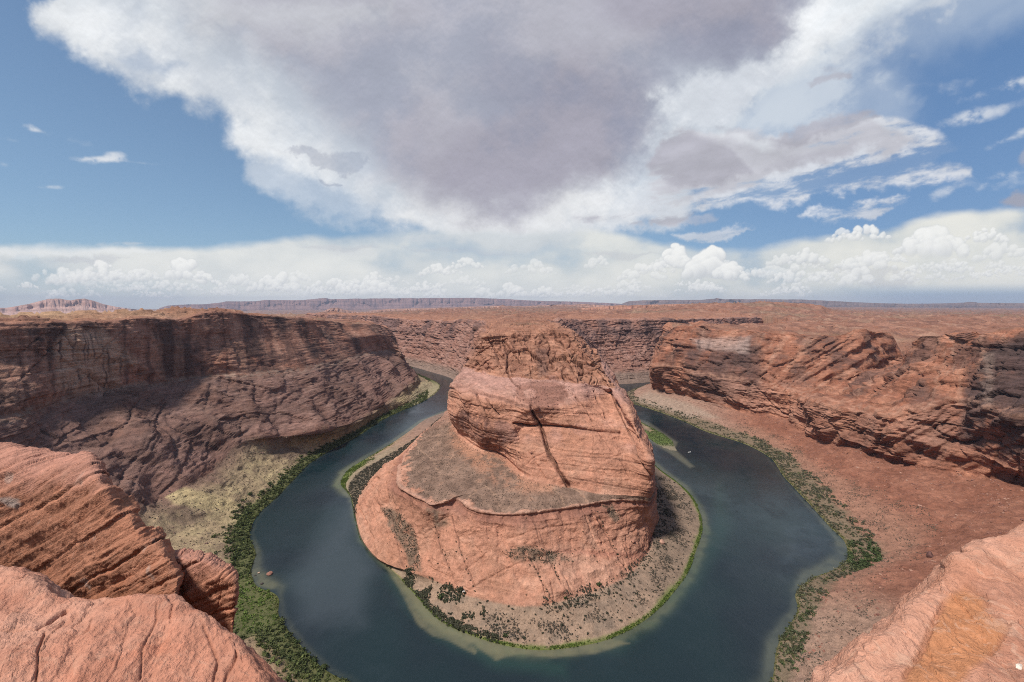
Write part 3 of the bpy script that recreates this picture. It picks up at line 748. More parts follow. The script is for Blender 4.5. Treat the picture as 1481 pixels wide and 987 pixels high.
# inner bank: the neck on the far left, round the tongue of rock, and back along the neck on the right
# levels: 0 waterline 1 shore 2 foot of dome 3 dome 4 bench edge 5 foot of wall 6 ledge 7 shoulder 8 foot of upper cliff 9 rim 10 cap 11 spine
INN = [
    [W(-1560, 2680, 0), W(-1555, 2700, 4), W(-1550, 2710, 12), W(-1540, 2730, 40), W(-1530, 2750, 75), W(-1525, 2760, 85), W(-1515, 2780, 130), W(-1505, 2800, 165), W(-1500, 2810, 180), W(-1485, 2840, 228), W(-1400, 2900, 232), W(-1100, 3300, 236)],
    [W(-950, 2240, 0), W(-945, 2255, 4), W(-940, 2265, 12), W(-932, 2285, 40), W(-926, 2300, 75), W(-920, 2310, 88), W(-912, 2330, 130), W(-904, 2350, 165), W(-898, 2360, 180), W(-885, 2390, 228), W(-840, 2440, 232), W(-600, 3100, 236)],
    [X3(590, 1900, 0), X3(591, 1906, 4), X3(592, 1915, 12), X3(594, 1940, 40), X3(596, 1962, 75), X3(597, 1970, 88), X3(599, 1992, 130), X3(600, 2006, 165), X3(601, 2014, 182), X3(603, 2040, 214), D(605, 461, 2150), W(-330, 2900, 230)],
    [X3(622, 1726, 0), X3(624, 1732, 4), X3(626, 1740, 12), X3(630, 1762, 40), X3(634, 1782, 75), X3(635, 1790, 88), X3(637, 1810, 130), X3(639, 1824, 165), X3(641, 1832, 182), X3(645, 1856, 220), D(650, 461, 1960), W(-190, 2500, 232)],
    [X3(653, 1563, 0), X3(655, 1568, 4), X3(658, 1575, 12), X3(663, 1595, 40), X3(668, 1614, 75), X3(670, 1620, 88), X3(675, 1640, 130), X3(679, 1654, 165), X3(681, 1662, 182), X3(686, 1690, 226), D(690, 462, 1790), W(-50, 2150, 236)],
    [W(-215, 1330, 0), W(-205, 1330, 4), W(-195, 1330, 14), W(-180, 1330, 40), W(-168, 1332, 75), W(-162, 1335, 88), W(-150, 1338, 130), W(-140, 1340, 165), W(-134, 1345, 182), W(-112, 1360, 236), W(-60, 1420, 240), W(84, 1650, 240)],
    [W(-176, 1104, 0), W(-164, 1100, 4), W(-150, 1095, 14), W(-140, 1090, 40), W(-132, 1085, 75), W(-128, 1080, 88), W(-120, 1075, 130), W(-112, 1070, 165), W(-106, 1070, 182), W(-84, 1075, 240), W(-40, 1090, 243), W(60, 1330, 243)],
    [Z(611, 608, 0), Z(640, 606, 4), W(-140, 960, 14), W(-133, 950, 40), W(-127, 935, 72), W(-122, 920, 88), W(-114, 900, 130), W(-105, 885, 165), W(-98, 885, 184), W(-76, 900, 243), W(-34, 915, 246), W(50, 1130, 246)],
    [Z(586, 626, 0), Z(618, 625, 4), W(-152, 850, 14), W(-144, 838, 40), W(-136, 820, 74), W(-124, 800, 88), W(-112, 780, 130), W(-98, 760, 165), W(-90, 770, 184), W(-62, 800, 244), W(-30, 820, 247), W(43, 1000, 247)],
    [Z(557, 645, 0), Z(592, 645, 4), Z(604, 640, 12), Z(608, 634, 40), Z(618, 620, 74), Z(655, 606, 86), W(-108, 690, 128), Z(656, 562, 165), Z(674, 531, 185), D(699, 488, 728), D(712, 474, 850), W(38, 950, 248)],
    [Z(527, 663, 0), Z(560, 664, 4), Z(574, 662, 10), Z(582, 655, 40), Z(597, 642, 72), Z(662, 624, 85), Z(656, 600, 126), Z(663, 568, 162), Z(686, 534, 184), D(712, 486, 735), D(722, 473, 850), W(31, 904, 248)],
    [Z(499, 682, 0), Z(525, 685, 4), Z(545, 684, 10), Z(552, 680, 40), Z(578, 668, 71), Z(674, 636, 85), Z(672, 606, 125), Z(678, 575, 161), Z(700, 538, 183), D(724, 484, 745), D(732, 473, 850), W(22, 888, 248)],
    [Z(492, 700, 0), Z(508, 706, 4), Z(528, 703, 8), Z(545, 697, 38), Z(574, 693, 70), Z(688, 646, 84), Z(688, 612, 126), Z(690, 578, 160), Z(712, 541, 183), D(734, 483, 755), D(740, 473, 850), W(10, 880, 248)],
    [Z(506, 716, 0), Z(511, 724, 2), Z(515, 728, 6), Z(542, 718, 38), Z(576, 705, 70), Z(700, 650, 84), Z(700, 616, 126), Z(704, 582, 160), Z(722, 544, 183), D(742, 482, 760), D(746, 473, 850), W(10, 880, 248)],
    [Z(513, 745, 0), Z(514, 748, 1.5), Z(516, 752, 4), Z(548, 735, 38), Z(592, 716, 70), Z(714, 652, 84), Z(716, 620, 126), Z(720, 584, 160), Z(733, 546, 182), D(750, 481, 765), D(753, 473, 850), W(10, 880, 248)],
    [Z(522, 780, 0), Z(524, 783, 1.5), Z(527, 786, 4), Z(564, 758, 38), Z(608, 723, 70), Z(728, 658, 83), Z(730, 622, 127), Z(736, 586, 159), Z(745, 547, 182), D(758, 480, 768), D(760, 473, 850), W(10, 880, 248)],
    [Z(544, 808, 0), Z(548, 811, 1.5), Z(554, 814, 5), Z(592, 776, 40), Z(626, 731, 71), Z(742, 672, 82), Z(742, 624, 127), Z(749, 588, 158), Z(756, 548, 181), D(766, 479, 770), D(767, 472, 850), W(10, 880, 248)],
    [Z(566, 825, 0), Z(575, 822, 3), Z(588, 826, 8), Z(622, 784, 42), Z(640, 729, 71), Z(752, 682, 81), Z(752, 620, 128), Z(758, 590, 158), Z(764, 549, 181), D(773, 479, 770), D(773, 472, 850), W(10, 880, 248)],
    [Z(596, 858, 0), Z(612, 845, 4), Z(632, 842, 11), Z(648, 794, 43), Z(661, 722, 72), Z(763, 690, 80), Z(766, 618, 130), Z(768, 591, 158), Z(774, 550, 180), D(779, 479, 770), D(779, 472, 850), W(10, 880, 248)],
    [Z(632, 897, 0), Z(652, 878, 4), Z(668, 858, 12), Z(680, 802, 44), Z(678, 735, 71), Z(776, 694, 80), Z(780, 617, 132), Z(782, 590, 158), Z(786, 551, 180), D(785, 479, 770), D(785, 472, 850), W(11, 880, 248)],
    [Z(676, 919, 0), Z(696, 897, 5), Z(708, 868, 13), Z(712, 808, 45), Z(702, 742, 70), Z(790, 698, 79), Z(796, 618, 132), Z(798, 590, 158), Z(800, 552, 180), D(792, 479, 770), D(791, 472, 850), W(12, 880, 248)],
    [Z(722, 934, 0), Z(738, 905, 6), Z(746, 875, 14), Z(745, 811, 45), Z(738, 744, 70), Z(806, 701, 79), Z(812, 619, 134), Z(814, 588, 159), Z(812, 553, 180), D(799, 480, 768), D(797, 472, 850), W(13, 880, 248)],
    [Z(775, 943, 0), Z(780, 908, 6), Z(785, 874, 15), Z(780, 808, 45), Z(775, 741, 70), Z(822, 703, 78), Z(828, 620, 134), Z(830, 585, 160), Z(824, 554, 180), D(806, 481, 762), D(803, 473, 840), W(14, 880, 248)],
    [Z(830, 939, 0), Z(828, 900, 6), Z(825, 864, 15), Z(818, 800, 45), Z(812, 736, 70), Z(838, 706, 78), Z(843, 621, 134), Z(846, 581, 161), Z(836, 555, 181), D(812, 483, 755), D(808, 473, 840), W(15, 880, 248)],
    [Z(883, 927, 0), Z(874, 888, 6), Z(866, 850, 14), Z(855, 790, 44), Z(846, 731, 70), Z(856, 711, 77), Z(860, 623, 134), Z(863, 575, 162), Z(848, 556, 178), D(818, 485, 745), D(812, 474, 840), W(16, 880, 248)],
    [Z(935, 900, 0), Z(918, 862, 6), Z(905, 833, 12), Z(892, 780, 42), Z(880, 725, 69), Z(880, 714, 76), Z(882, 625, 132), Z(882, 568, 164), Z(858, 557, 177), D(824, 487, 735), D(815, 475, 830), W(18, 880, 248)],
    [Z(968, 870, 0), Z(944, 833, 6), Z(925, 814, 10), Z(915, 768, 40), Z(908, 724, 68), Z(908, 716, 75), Z(908, 627, 131), Z(893, 572, 164), Z(868, 557, 176), D(828, 488, 725), D(817, 476, 830), W(20, 880, 248)],
    [Z(997, 832, 0), Z(965, 806, 6), Z(938, 795, 9), Z(934, 755, 38), Z(930, 725, 66), Z(929, 718, 73), Z(928, 645, 126), Z(898, 578, 164), Z(876, 558, 175), D(831, 490, 720), D(818, 477, 830), W(22, 880, 248)],
    [Z(1010, 798, 0), Z(975, 780, 6), Z(944, 770, 8), Z(943, 748, 36), Z(941, 726, 62), Z(940, 719, 68), Z(939, 665, 115), Z(905, 590, 162), Z(883, 560, 175), D(833, 492, 718), D(819, 478, 830), W(24, 885, 248)],
    [Z(1019, 768, 0), Z(985, 752, 6), W(196, 510, 9), W(194, 508, 36), W(191, 500, 62), W(187, 496, 68), W(180, 495, 115), W(164, 545, 160), W(156, 590, 176), D(834, 493, 720), D(819, 478, 830), W(26, 890, 248)],
    [Z(1012, 733, 0), Z(980, 722, 6), W(206, 560, 10), W(204, 560, 36), W(200, 560, 62), W(197, 560, 70), W(190, 565, 118), W(174, 600, 162), W(160, 640, 178), W(110, 740, 239), W(88, 840, 246), W(30, 920, 248)],
    [Z(988, 703, 0), Z(962, 697, 5), W(218, 640, 10), W(216, 640, 36), W(212, 640, 62), W(209, 642, 70), W(200, 650, 118), W(184, 680, 162), W(167, 700, 180), W(114, 780, 240), W(92, 870, 246), W(34, 980, 248)],
    [Z(958, 681, 0), Z(940, 678, 5), W(228, 720, 10), W(225, 720, 36), W(220, 720, 62), W(217, 720, 72), W(208, 725, 120), W(194, 740, 163), W(172, 750, 190), W(116, 830, 241), W(94, 930, 246), W(40, 1080, 247)],
    [W(262, 790, 0), W(254, 790, 5), W(244, 795, 10), W(240, 797, 36), W(232, 800, 62), W(228, 802, 72), W(216, 805, 122), W(200, 810, 165), W(180, 815, 190), W(120, 880, 241), W(98, 1000, 245), W(48, 1200, 246)],
    [W(282, 920, 0), W(275, 922, 5), W(262, 925, 10), W(256, 926, 36), W(246, 928, 62), W(240, 930, 74), W(228, 935, 124), W(210, 940, 165), W(190, 945, 190), W(126, 1000, 240), W(104, 1120, 244), W(54, 1340, 244)],
    [W(318, 1130, 0), W(310, 1132, 5), W(298, 1134, 10), W(292, 1136, 36), W(280, 1138, 62), W(272, 1140, 74), W(256, 1145, 124), W(232, 1150, 165), W(208, 1160, 190), W(134, 1200, 238), W(112, 1300, 242), W(60, 1500, 242)],
    [W(352, 1330, 0), W(345, 1335, 5), W(334, 1340, 14), W(322, 1345, 40), W(308, 1352, 66), W(298, 1358, 78), W(276, 1370, 125), W(246, 1390, 165), W(218, 1400, 190), W(136, 1420, 237), W(118, 1500, 240), W(80, 1700, 240)],
    [X3(884, 1440, 0), X3(884, 1446, 5), X3(882, 1466, 20), X3(880, 1500, 45), X3(877, 1540, 75), X3(875, 1556, 88), X3(868, 1592, 125), X3(861, 1612, 165), X3(856, 1622, 182), X3(838, 1648, 233), D(830, 459, 1800), W(130, 2050, 238)],
    [X3(912, 1462, 0), X3(912, 1468, 5), X3(911, 1490, 20), X3(910, 1525, 45), X3(909, 1568, 75), X3(909, 1584, 88), X3(908, 1622, 125), X3(906, 1644, 165), X3(905, 1656, 182), X3(900, 1684, 230), D(898, 460, 1850), W(330, 2300, 237)],
    [X3(945, 1500, 0), X3(945, 1506, 5), X3(946, 1530, 20), X3(947, 1565, 45), X3(948, 1610, 75), X3(949, 1625, 88), X3(950, 1665, 125), X3(953, 1690, 165), X3(955, 1702, 182), X3(960, 1730, 228), D(962, 462, 1900), W(560, 2500, 236)],
    [W(850, 1760, 0), W(850, 1770, 5), W(850, 1780, 20), W(852, 1800, 45), W(854, 1820, 75), W(855, 1830, 88), W(858, 1850, 125), W(862, 1870, 165), W(865, 1880, 182), W(872, 1910, 226), W(890, 2050, 232), W(900, 2800, 236)],
    [W(1450, 2060, 0), W(1450, 2070, 5), W(1450, 2080, 20), W(1452, 2100, 45), W(1454, 2120, 75), W(1455, 2130, 88), W(1458, 2150, 125), W(1462, 2170, 165), W(1465, 2180, 182), W(1472, 2210, 226), W(1500, 2350, 232), W(1600, 3300, 236)],
]
for _r in OUT:
    if _r[6][0] > 300 and _r[6][1] > 420:
        a_, b_ = np.array(_r[4]), np.array(_r[6])
        m_ = b_ + (a_ - b_) * 0.20; m_[2] = b_[2] - 9.0
        _r[5] = tuple(m_)
# the dome falls steeply from the bench, then eases towards its foot
for _i, _r in enumerate(INN):
    if 13 <= _i <= 27:
        a_, m_, b_ = np.array(_r[2]), np.array(_r[3]), np.array(_r[4])
        px_ = 740.5 + F * m_[0] / (m_[1] * cp + (CAM_H - m_[2]) * sp)
        q_ = proj(m_)
        _r[3] = Z(float(q_[0]), float(q_[1]), a_[2] + (b_[2] - a_[2]) * 0.40)
_R = np.array([r[6] for r in OUT] + [r[9] for r in INN] + [r[11] for r in INN])
_Rx, _Ry, _Rz = _R.T
_keep = np.hypot(_Rx - 0, _Ry) > -1
_far = np.array([(math.sin(a) * 4500, math.cos(a) * 4500 + 400, 238 + 6 * float(np.clip((-a - 0.25) / 0.3, 0, 1))) for a in np.linspace(-3.1, 3.1, 40)])
_Cx = np.concatenate([_Rx, _far[:, 0]]); _Cy = np.concatenate([_Ry, _far[:, 1]]); _Cz = np.concatenate([_Rz, _far[:, 2]])


def plateau_h(x, y):
    sh = x.shape
    xf = x.ravel().astype(np.float32); yf = y.ravel().astype(np.float32)
    out = np.zeros(len(xf), np.float32); ws = np.zeros(len(xf), np.float32)
    for a, b, c in zip(_Cx, _Cy, _Cz):
        w = 1.0 / ((xf - a) ** 2 + (yf - b) ** 2 + 400.0) ** 1.6
        out += w * c; ws += w
    h = (out / ws).reshape(sh)
    r = np.hypot(x, y)
    # broad swells and benches of the desert beyond
    k = ss(r, 1500, 3500)
    n = fbm(x / 900.0, y / 900.0, x * 0 + .3, 4)
    h = h + k * (18 * n + 10 * np.round(2.2 * n) * 0.5)
    a = np.arctan2(x, y); px = 740.5 + 568 * np.tan(np.clip(a, -1.3, 1.3))
    # the land sinks away beyond the rims
    h = h - np.interp(px, [-400, 520, 640, 840, 1180, 1300, 2000], [230, 230, 130, 60, 60, 85, 85]) * ss(r, 1700, 9000)
    # low red swell right of the middle
    prof = np.interp(px, [840, 900, 960, 1040, 1110, 1160, 1188, 1202, 1215], [0, .25, .5, .85, 1.0, .82, .6, .2, 0])
    m_ = prof * np.exp(-((r - 3900) / 900.0) ** 2)
    h = h + m_ * (86 + 10 * n)
    prof = np.interp(px, [-400, 60, 160, 240, 300, 360, 420], [.5, .5, .6, 1, 1, .45, 0.0])
    h = h + prof * np.exp(-((r - 1500) / 500.0) ** 2) * 20
    # broken ground on the left
    prof = np.interp(px, [400, 440, 470, 486, 520, 560, 640, 700, 780, 860], [0, .25, .75, .9, .35, .45, .6, .55, .35, 0])
    h = h + prof * np.exp(-((r - 5200) / 900.0) ** 2) * (70 + 50 * fbm(x / 420., y / 420., x * 0, 4))
    prof = np.interp(px, [520, 600, 680, 740, 800, 860, 930], [0, .5, .85, .9, .75, .4, 0])
    h = h + prof * np.exp(-((r - 9000) / 1500.0) ** 2) * (110 + 40 * fbm(x / 500., y / 500., x * 0, 4))
    prof = np.interp(px, [1180, 1240, 1320, 1600], [0, .35, .5, .6])
    h = h + prof * np.exp(-((r - 9000) / 2500.0) ** 2) * (30 + 20 * n)
    return h


def ss3(c0, c1, k):
    return np.asarray(c0, np.float32) * (1 - k[..., None]) + np.asarray(c1, np.float32) * k[..., None]


def cellhash(a, b, c, seed=0):
    a = np.floor(a).astype(np.int32); b = np.floor(b).astype(np.int32); c = np.floor(c).astype(np.int32)
    h = PERM[(PERM[(PERM[(a + seed) & 255] + b) & 255] + c) & 255]
    return h.astype(np.float32) / 255.0


def joint(s, seed, wid):
    """straight joints crossing the rock at uneven spacing; s in spacings; returns 0..1 crack mask, block id"""
    i = np.floor(s); f = s - i
    r = cellhash(i, i * 0, i * 0, seed); r2 = cellhash(i + 1, i * 0, i * 0, seed)
    p0 = 0.15 + 0.7 * r
    d = np.abs(f - p0)
    return np.exp(-(d / wid) ** 2), i + (f > p0)


def cliff_relief(G, hard, seed=0.0, big=1.0, sm=None):
    """how far each point of the wall stands out (m): beds, joints and blocks"""
    x, y, z = G[..., 0], G[..., 1], G[..., 2]
    if sm is None: sm = np.zeros_like(x)          # 1 = smooth slickrock
    ro = 1 - sm
    w = fbm(x / 140 + seed, y / 140, z / 140, 3)
    w2 = fbm(x / 30 + seed, y / 30 + 3, z / 30, 3)
    zz = z + 6 * w + 1.6 * w2
    one = np.zeros_like(x)
    beds = perlin(one + .5 + seed, x / 500, zz / 24.0) * 3.4 + perlin(one + 4.5, x / 300, zz / 8.0) * 1.5 + perlin(one + 9.5 + seed, y / 300, zz / 3.0) * 0.6
    q = zz / 13.0
    beds = beds + 1.7 * cellhash(q, q * 0, q * 0, 5) * ro
    # joint sets: planes through the rock
    ja = (x * 0.92 + y * 0.35 + z * 0.34 + 3.0 * w2 + 7 * w)
    jb = (x * -0.30 + y * 0.95 + z * 0.22 + 3.0 * w2)
    jc = (x * 0.7 + y * 0.7 - z * 0.75 + 4.0 * w2)
    m1 = ss(fbm(x / 70 + 9, y / 70, z / 70 + seed, 2), -0.25, 0.25)
    m2 = ss(fbm(x / 50 + 1, y / 50, z / 50 + seed, 2), -0.1, 0.3)
    c1, i1 = joint(ja / 34.0, 11, 0.030); c2, i2 = joint(jb / 38.0, 23, 0.028); c3, i3 = joint(jc / 44.0, 37, 0.022)
    f1, k1 = joint(ja / 12.0, 51, 0.050); f2, k2 = joint(jb / 13.0, 61, 0.05); f3, k3 = joint(jc / 15.0, 71, 0.045)
    clefts = -(6.0 * c1 + 5.0 * c2) * m1 * (0.25 + .75 * ro) - 4.5 * c3 * m2 * (0.3 + .7 * ro) - (2.4 * f1 + 2.2 * f2) * m2 * ro - 1.8 * f3 * m1 * ro
    lay = np.floor(zz / 30.0 + 0.3 * w)
    lay2 = np.floor(zz / 11.0)
    blocks = ro * (9.0 * (cellhash(i1, i2, lay, 3) - .5) + 5.0 * (cellhash(i1, i3, i2, 13) - .5) + 3.6 * (cellhash(k1, k2, lay2, 7) - .5) + 1.8 * (cellhash(k1, k3, lay2, 17) - .5))
    butt = 15 * perlin((x + .2 * z) / 95 + 2, y / 95 + seed, z / 300) + 7 * perlin((x + .25 * z) / 40, y / 40, z / 130 + seed) * (0.5 + .5 * ro)
    fine = 1.3 * fbm(x / 9, y / 9, z / 6 + seed, 3) + 2.6 * fbm(x / 26, y / 26, z / 16 + seed, 2, ridged=True) * (.3 + .7 * ro)
    return hard * (big * butt + beds * (0.6 + .4 * ro) + clefts + blocks + fine), zz, (c1 * m1, c2 * m1, c3 * m2, w, w2)


def displace(G, amount, zscale=0.35, lim=None):
    N_ = normals(G)
    N_ = N_.copy()
    N_[..., 2] *= zscale
    l = np.linalg.norm(N_, axis=-1, keepdims=True)
    N_ = N_ / np.maximum(l, 0.25)
    return G + N_ * amount[..., None]
# ---------------------------------------------------------------- rock material
def mat_rock(name, scale=1.0, bump=1.0, streak=0.35, fine=1.0, spec=0.12):
    m_ = bpy.data.materials.new(name); m_.use_nodes = True
    t = m_.node_tree; t.nodes.clear(); N = NT(t)
    at = N.node('ShaderNodeAttribute', attribute_name='Col').outputs['Color']
    wall = N.node('ShaderNodeAttribute', attribute_name='wall').outputs['Fac']
    geo = N.node('ShaderNodeNewGeometry').outputs['Position']
    P_ = N.vm('SCALE', geo, s=1.0 / scale)
    n1 = N.noise(P_, 0.11, 6, 0.62)
    n2 = N.noise(P_, 0.9, 5, 0.65)
    # thin beds, bent by a broad noise
    sep = N.node('ShaderNodeSeparateXYZ'); N.put(sep.inputs[0], P_)
    bx = N.vec(N.mul(sep.outputs[0], 0.02), N.mul(sep.outputs[1], 0.02), N.add(N.mul(sep.outputs[2], 0.42), N.mul(n1, 1.6)))
    beds = N.noise(bx, 1.0, 5, 0.6)
    # water streaks running down the walls
    sx = N.vec(N.mul(sep.outputs[0], 0.16), N.mul(sep.outputs[1], 0.16), N.mul(sep.outputs[2], 0.012))
    st = N.noise(sx, 1.0, 4, 0.6)
    n4 = N.noise(P_, 0.33, 4, 0.7)
    k = N.add(N.add(N.mul(N.sub(n1, 0.5), 1.0), N.mul(N.sub(n4, 0.5), 0.9 * fine)), N.mul(N.sub(n2, 0.5), 1.1 * fine))
    k = N.add(k, N.mul(N.mul(N.sub(beds, 0.5), wall), 1.1))
    k = N.add(k, N.mul(N.mul(N.sub(st, 0.5), wall), streak))
    lum = N.m('MAXIMUM', N.add(1.0, N.mul(k, 1.15)), 0.25)
    c = N.vm('SCALE', at, s=lum)
    # bleached / reddened beds
    c = N.mix(N.mul(N.ss(beds, 0.56, 0.72), N.mul(wall, 0.35)), c, N.vm('MULTIPLY', c, (1.35, 1.45, 1.5)))
    c = N.mix(N.ss(n1, 0.58, 0.75, 0, 0.35), c, N.vm('MULTIPLY', c, (1.08, 0.9, 0.82)))
    b = N.node('ShaderNodeBsdfPrincipled')
    N.put(b.inputs['Base Color'], c)
    b.inputs['Roughness'].default_value = 0.93
    b.inputs['Specular IOR Level'].default_value = spec
    h = N.add(N.mul(beds, N.mul(wall, 1.2)), N.add(N.mul(n2, 0.7), N.mul(n1, 1.5)))
    bp = N.node('ShaderNodeBump')
    bp.inputs['Strength'].default_value = 0.8 * bump
    bp.inputs['Distance'].default_value = 1.6 * scale
    N.put(bp.inputs['Height'], h)
    N.l.new(bp.outputs[0], b.inputs['Normal'])
    o = N.node('ShaderNodeOutputMaterial')
    N.l.new(b.outputs[0], o.inputs['Surface'])
    return m_


ROCK = mat_rock('canyon_rock')
PEACH = (0.42, 0.205, 0.136)
ORANGE = (0.345, 0.172, 0.108)
LILAC = (0.36, 0.215, 0.185)
REDB = (0.255, 0.118, 0.082)
VARN = (0.060, 0.045, 0.046)
BROWN = (0.20, 0.112, 0.088)
TAN = (0.36, 0.27, 0.155)
SAND = (0.30, 0.205, 0.145)
SCRUB = (0.135, 0.115, 0.080)
SOIL = (0.190, 0.122, 0.092)
GREEN = (0.105, 0.150, 0.030)
DGREEN = (0.045, 0.062, 0.025)


def plateau_detail(x, y):
    w = fbm(x / 55., y / 55., x * 0 + 3.3, 4)
    w2 = fbm(x / 16., y / 16., x * 0 + 1.3, 3)
    q = 3.2 * w + 0.8 * w2
    st = np.round(q) + 0.30 * (q - np.round(q))
    r_ = np.hypot(x, y)
    return (3.6 + 2.6 * ss(r_, 500, 1400)) * st + 0.8 * w2


def plateau_col(x, y):
    r = np.hypot(x, y)
    n = fbm(x / 130., y / 130., x * 0 + 7, 4); n2 = fbm(x / 420., y / 420., x * 0 + 2, 4)
    n3 = fbm(x / 22., y / 22., x * 0 + 2, 3)
    c = ss3((0.265, 0.120, 0.076), (0.35, 0.175, 0.115), ss(n, -0.3, 0.5))
    w_ = fbm(x / 260., y / 260., x * 0 + 11, 4)
    lines = ss(np.abs(perlin(x * 0 + .5, w_ * 5.0, y / 190.)), .0, .12)
    c = c * (0.72 + 0.28 * lines[..., None])
    c = ss3(c, (0.23, 0.155, 0.10), 0.75 * ss(n2 + 0.3 * n, -0.05, 0.45))
    c = ss3(c, (0.27, 0.125, 0.085), 0.6 * ss(n3 + n, 0.15, 0.7))
    a = np.arctan2(x, y)
    n5 = fbm(x / 60., y / 60., x * 0 + 21, 5)
    c = ss3(c, (0.165, 0.085, 0.062), 0.62 * ss(n5, 0.0, 0.30) * ss(r, 300, 800))
    c = ss3(c, (0.42, 0.25, 0.17), 0.55 * ss(-n5, 0.12, 0.4))
    # yellow-orange sand flats on the left rim
    k = ss(-a, 0.42, 0.75) * ss(n2, -0.35, 0.25) * 0.75
    c = ss3(c, (0.46, 0.285, 0.165), k)
    c = c * np.array((0.88, 0.90, 0.93), np.float32)
    # far ground is greyer with brush
    c = ss3(c, (0.17, 0.115, 0.09), 0.6 * ss(r, 2500, 7000) * ss(n2, -.5, .3))
    return c


def build_inner():
    G, ur, vs = loft(INN, 1500, [10, 26, 70, 70, 50, 80, 66, 66, 100, 46, 60], lev_ref=slice(1, 10))
    G = smooth_v(G, 3)
    # dip the edge under the water
    G[:, 0, 2] = -6
    V_ = np.broadcast_to(vs[None, :], G.shape[:2]); U_ = np.broadcast_to(ur[:, None], G.shape[:2])
    cliff = np.interp(V_, [0, 1.0, 2, 2.3, 3.8, 4.0, 4.9, 5.0, 5.15, 7, 8, 8.1, 8.9, 9.0, 9.6, 11], [0, 0, 0.12, .34, .34, .25, .06, 0.15, .55, .45, .5, 1.0, 1.0, .6, 0.05, 0.0])
    neck = np.interp(U_, [0, 7, 9.5, 33, 37, 41], [1, 1, 0, 0, 1, 1])
    cl_neck = np.interp(V_, [0, 1, 2, 4, 9, 9.6, 11], [0, 0, .5, 1, 1.0, .05, 0])
    cliff = cliff * (1 - neck) + cl_neck * neck
    smo = np.interp(V_, [0, 4.9, 5.0, 7.9, 8.05, 9.2, 11], [.82, .85, .72, .78, 0, 0.2, .6]) * (1 - neck)
    rel, zz, (j1, j2, j3, w, w2) = cliff_relief(G, cliff, 0.0, 0.62, smo)
    x, y, z = G[..., 0], G[..., 1], G[..., 2]
    px, py = proj(G)
    # surveyed clefts
    cuts = [([(768, 590), (774, 604), (784, 622), (789, 640), (797, 662), (808, 682), (822, 702)], 2.2, 13),
            ([(742, 612), (764, 616), (800, 616), (846, 621), (878, 624), (897, 626)], 1.5, 6),
            ([(655, 562), (664, 569), (700, 572), (740, 585), (764, 590)], 1.3, 4),
            ([(882, 563), (893, 590), (900, 605), (914, 635), (930, 668), (941, 690)], 1.1, 3.5),
            ([(832, 575), (845, 590), (856, 610)], 1.0, 4), ([(858, 566), (868, 588), (876, 606)], 1.0, 4),
            ([(690, 572), (704, 600), (708, 615)], 1.2, 5), ([(704, 578), (722, 600)], 1.0, 4),
            ([(733, 536), (742, 556), (752, 565)], 1.0, 4), ([(730, 500), (734, 520), (733, 538)], 1.6, 6), ([(716, 510), (724, 532)], 1.2, 5),
            ([(806, 688), (870, 700), (940, 712)], 0.8, 1.5), ([(820, 660), (880, 664), (935, 672)], 0.8, 1.2),
            ([(655, 748), (664, 790), (676, 820), (688, 850)], 0.9, 1.6), ([(627, 760), (638, 800), (650, 826)], 0.9, 1.6),
            ([(564, 740), (574, 790), (584, 822)], 0.9, 1.5), ([(858, 740), (880, 775), (896, 806), (906, 822)], 1.1, 2.5),
            ([(768, 808), (782, 840), (795, 862)], 0.8, 1.2), ([(795, 812), (810, 845)], 0.8, 1.0), ([(772, 750), (782, 790)], .8, 1.0)]
    front = (neck < 0.5)
    cutm = np.zeros(x.shape, np.float32)
    jit = 1.1 * fbm(x / 12, y / 12, z / 12, 3)
    box = front & (px > 500) & (px < 960) & (py > 470) & (py < 900)
    for line, wd, dp in cuts:
        d = np.full(x.shape, 1e9, np.float32)
        d[box] = polydist(px[box] + jit[box] * 1.6, py[box] + jit[box], line)
        k = np.exp(-(d / wd) ** 2)
        rel = rel - dp * k * (V_ < 9.2)
        cutm = np.maximum(cutm, k)
    # rounded lobes of the smooth wall
    m_wall = np.interp(V_, [4.9, 5.1, 7, 8.0, 8.1], [0, 1, 1, .7, 0]) * (1 - neck)
    rel = rel + m_wall * 5 * perlin(x / 42, y / 42, z / 50)
    # cave and bulges on the left of the wall
    dm = np.interp(V_, [2.0, 2.2, 3.7, 3.95], [0, 1, 1, .3]) * (1 - neck)
    zb = z + 2.2 * fbm(x / 45, y / 45, z * 0 + 2, 3) + 0.05 * x
    rib_ = fbm(x / 11 + 3, y / 11, z / 7, 3)
    rel = rel + dm * ((0.9 * cellhash(zb / 6.5, zb * 0, zb * 0, 31) + 0.7 * cellhash(zb / 2.3, zb * 0, zb * 0, 35)) * ss(fbm(x / 30, y / 30, z / 20, 3), -.25, .35) + 2.0 * rib_ + 6.5 * fbm(x / 42 + 8, y / 42, z / 50, 3))
    lob = np.abs(perlin((x + .5 * y) / 13, z * 0 + .5, y / 90)); rel = rel - dm * 3.2 * np.exp(-(lob / .12) ** 2) * (1 - ss(px, 575, 640))
    rel = rel - np.interp(V_, [3.80, 3.88, 3.955, 3.985], [0, 1, 1, 0]) * (1 - neck) * 2.2
    edge_ = np.interp(V_, [3.5, 3.95, 4.05, 4.5], [0, 1, 1, 0]) * (1 - neck)
    rel = rel + edge_ * (5.0 * fbm(x / 26 + 4, y / 26, z * 0, 4) + 1.4 * fbm(x / 6 + 4, y / 6, z * 0, 2))
    upc = np.interp(V_, [7.95, 8.05, 9.0, 9.4], [0, 1, 1, 0]) * (1 - neck)
    zt = z + 1.5 * fbm(x / 30, y / 30, z / 30 + 2, 3)
    rel = rel + upc * (3.0 * cellhash(zt / 7.0, zt * 0, zt * 0, 61) + 1.6 * cellhash(zt / 2.8, zt * 0, zt * 0, 63)) * ss(V_, 8.4, 8.9)
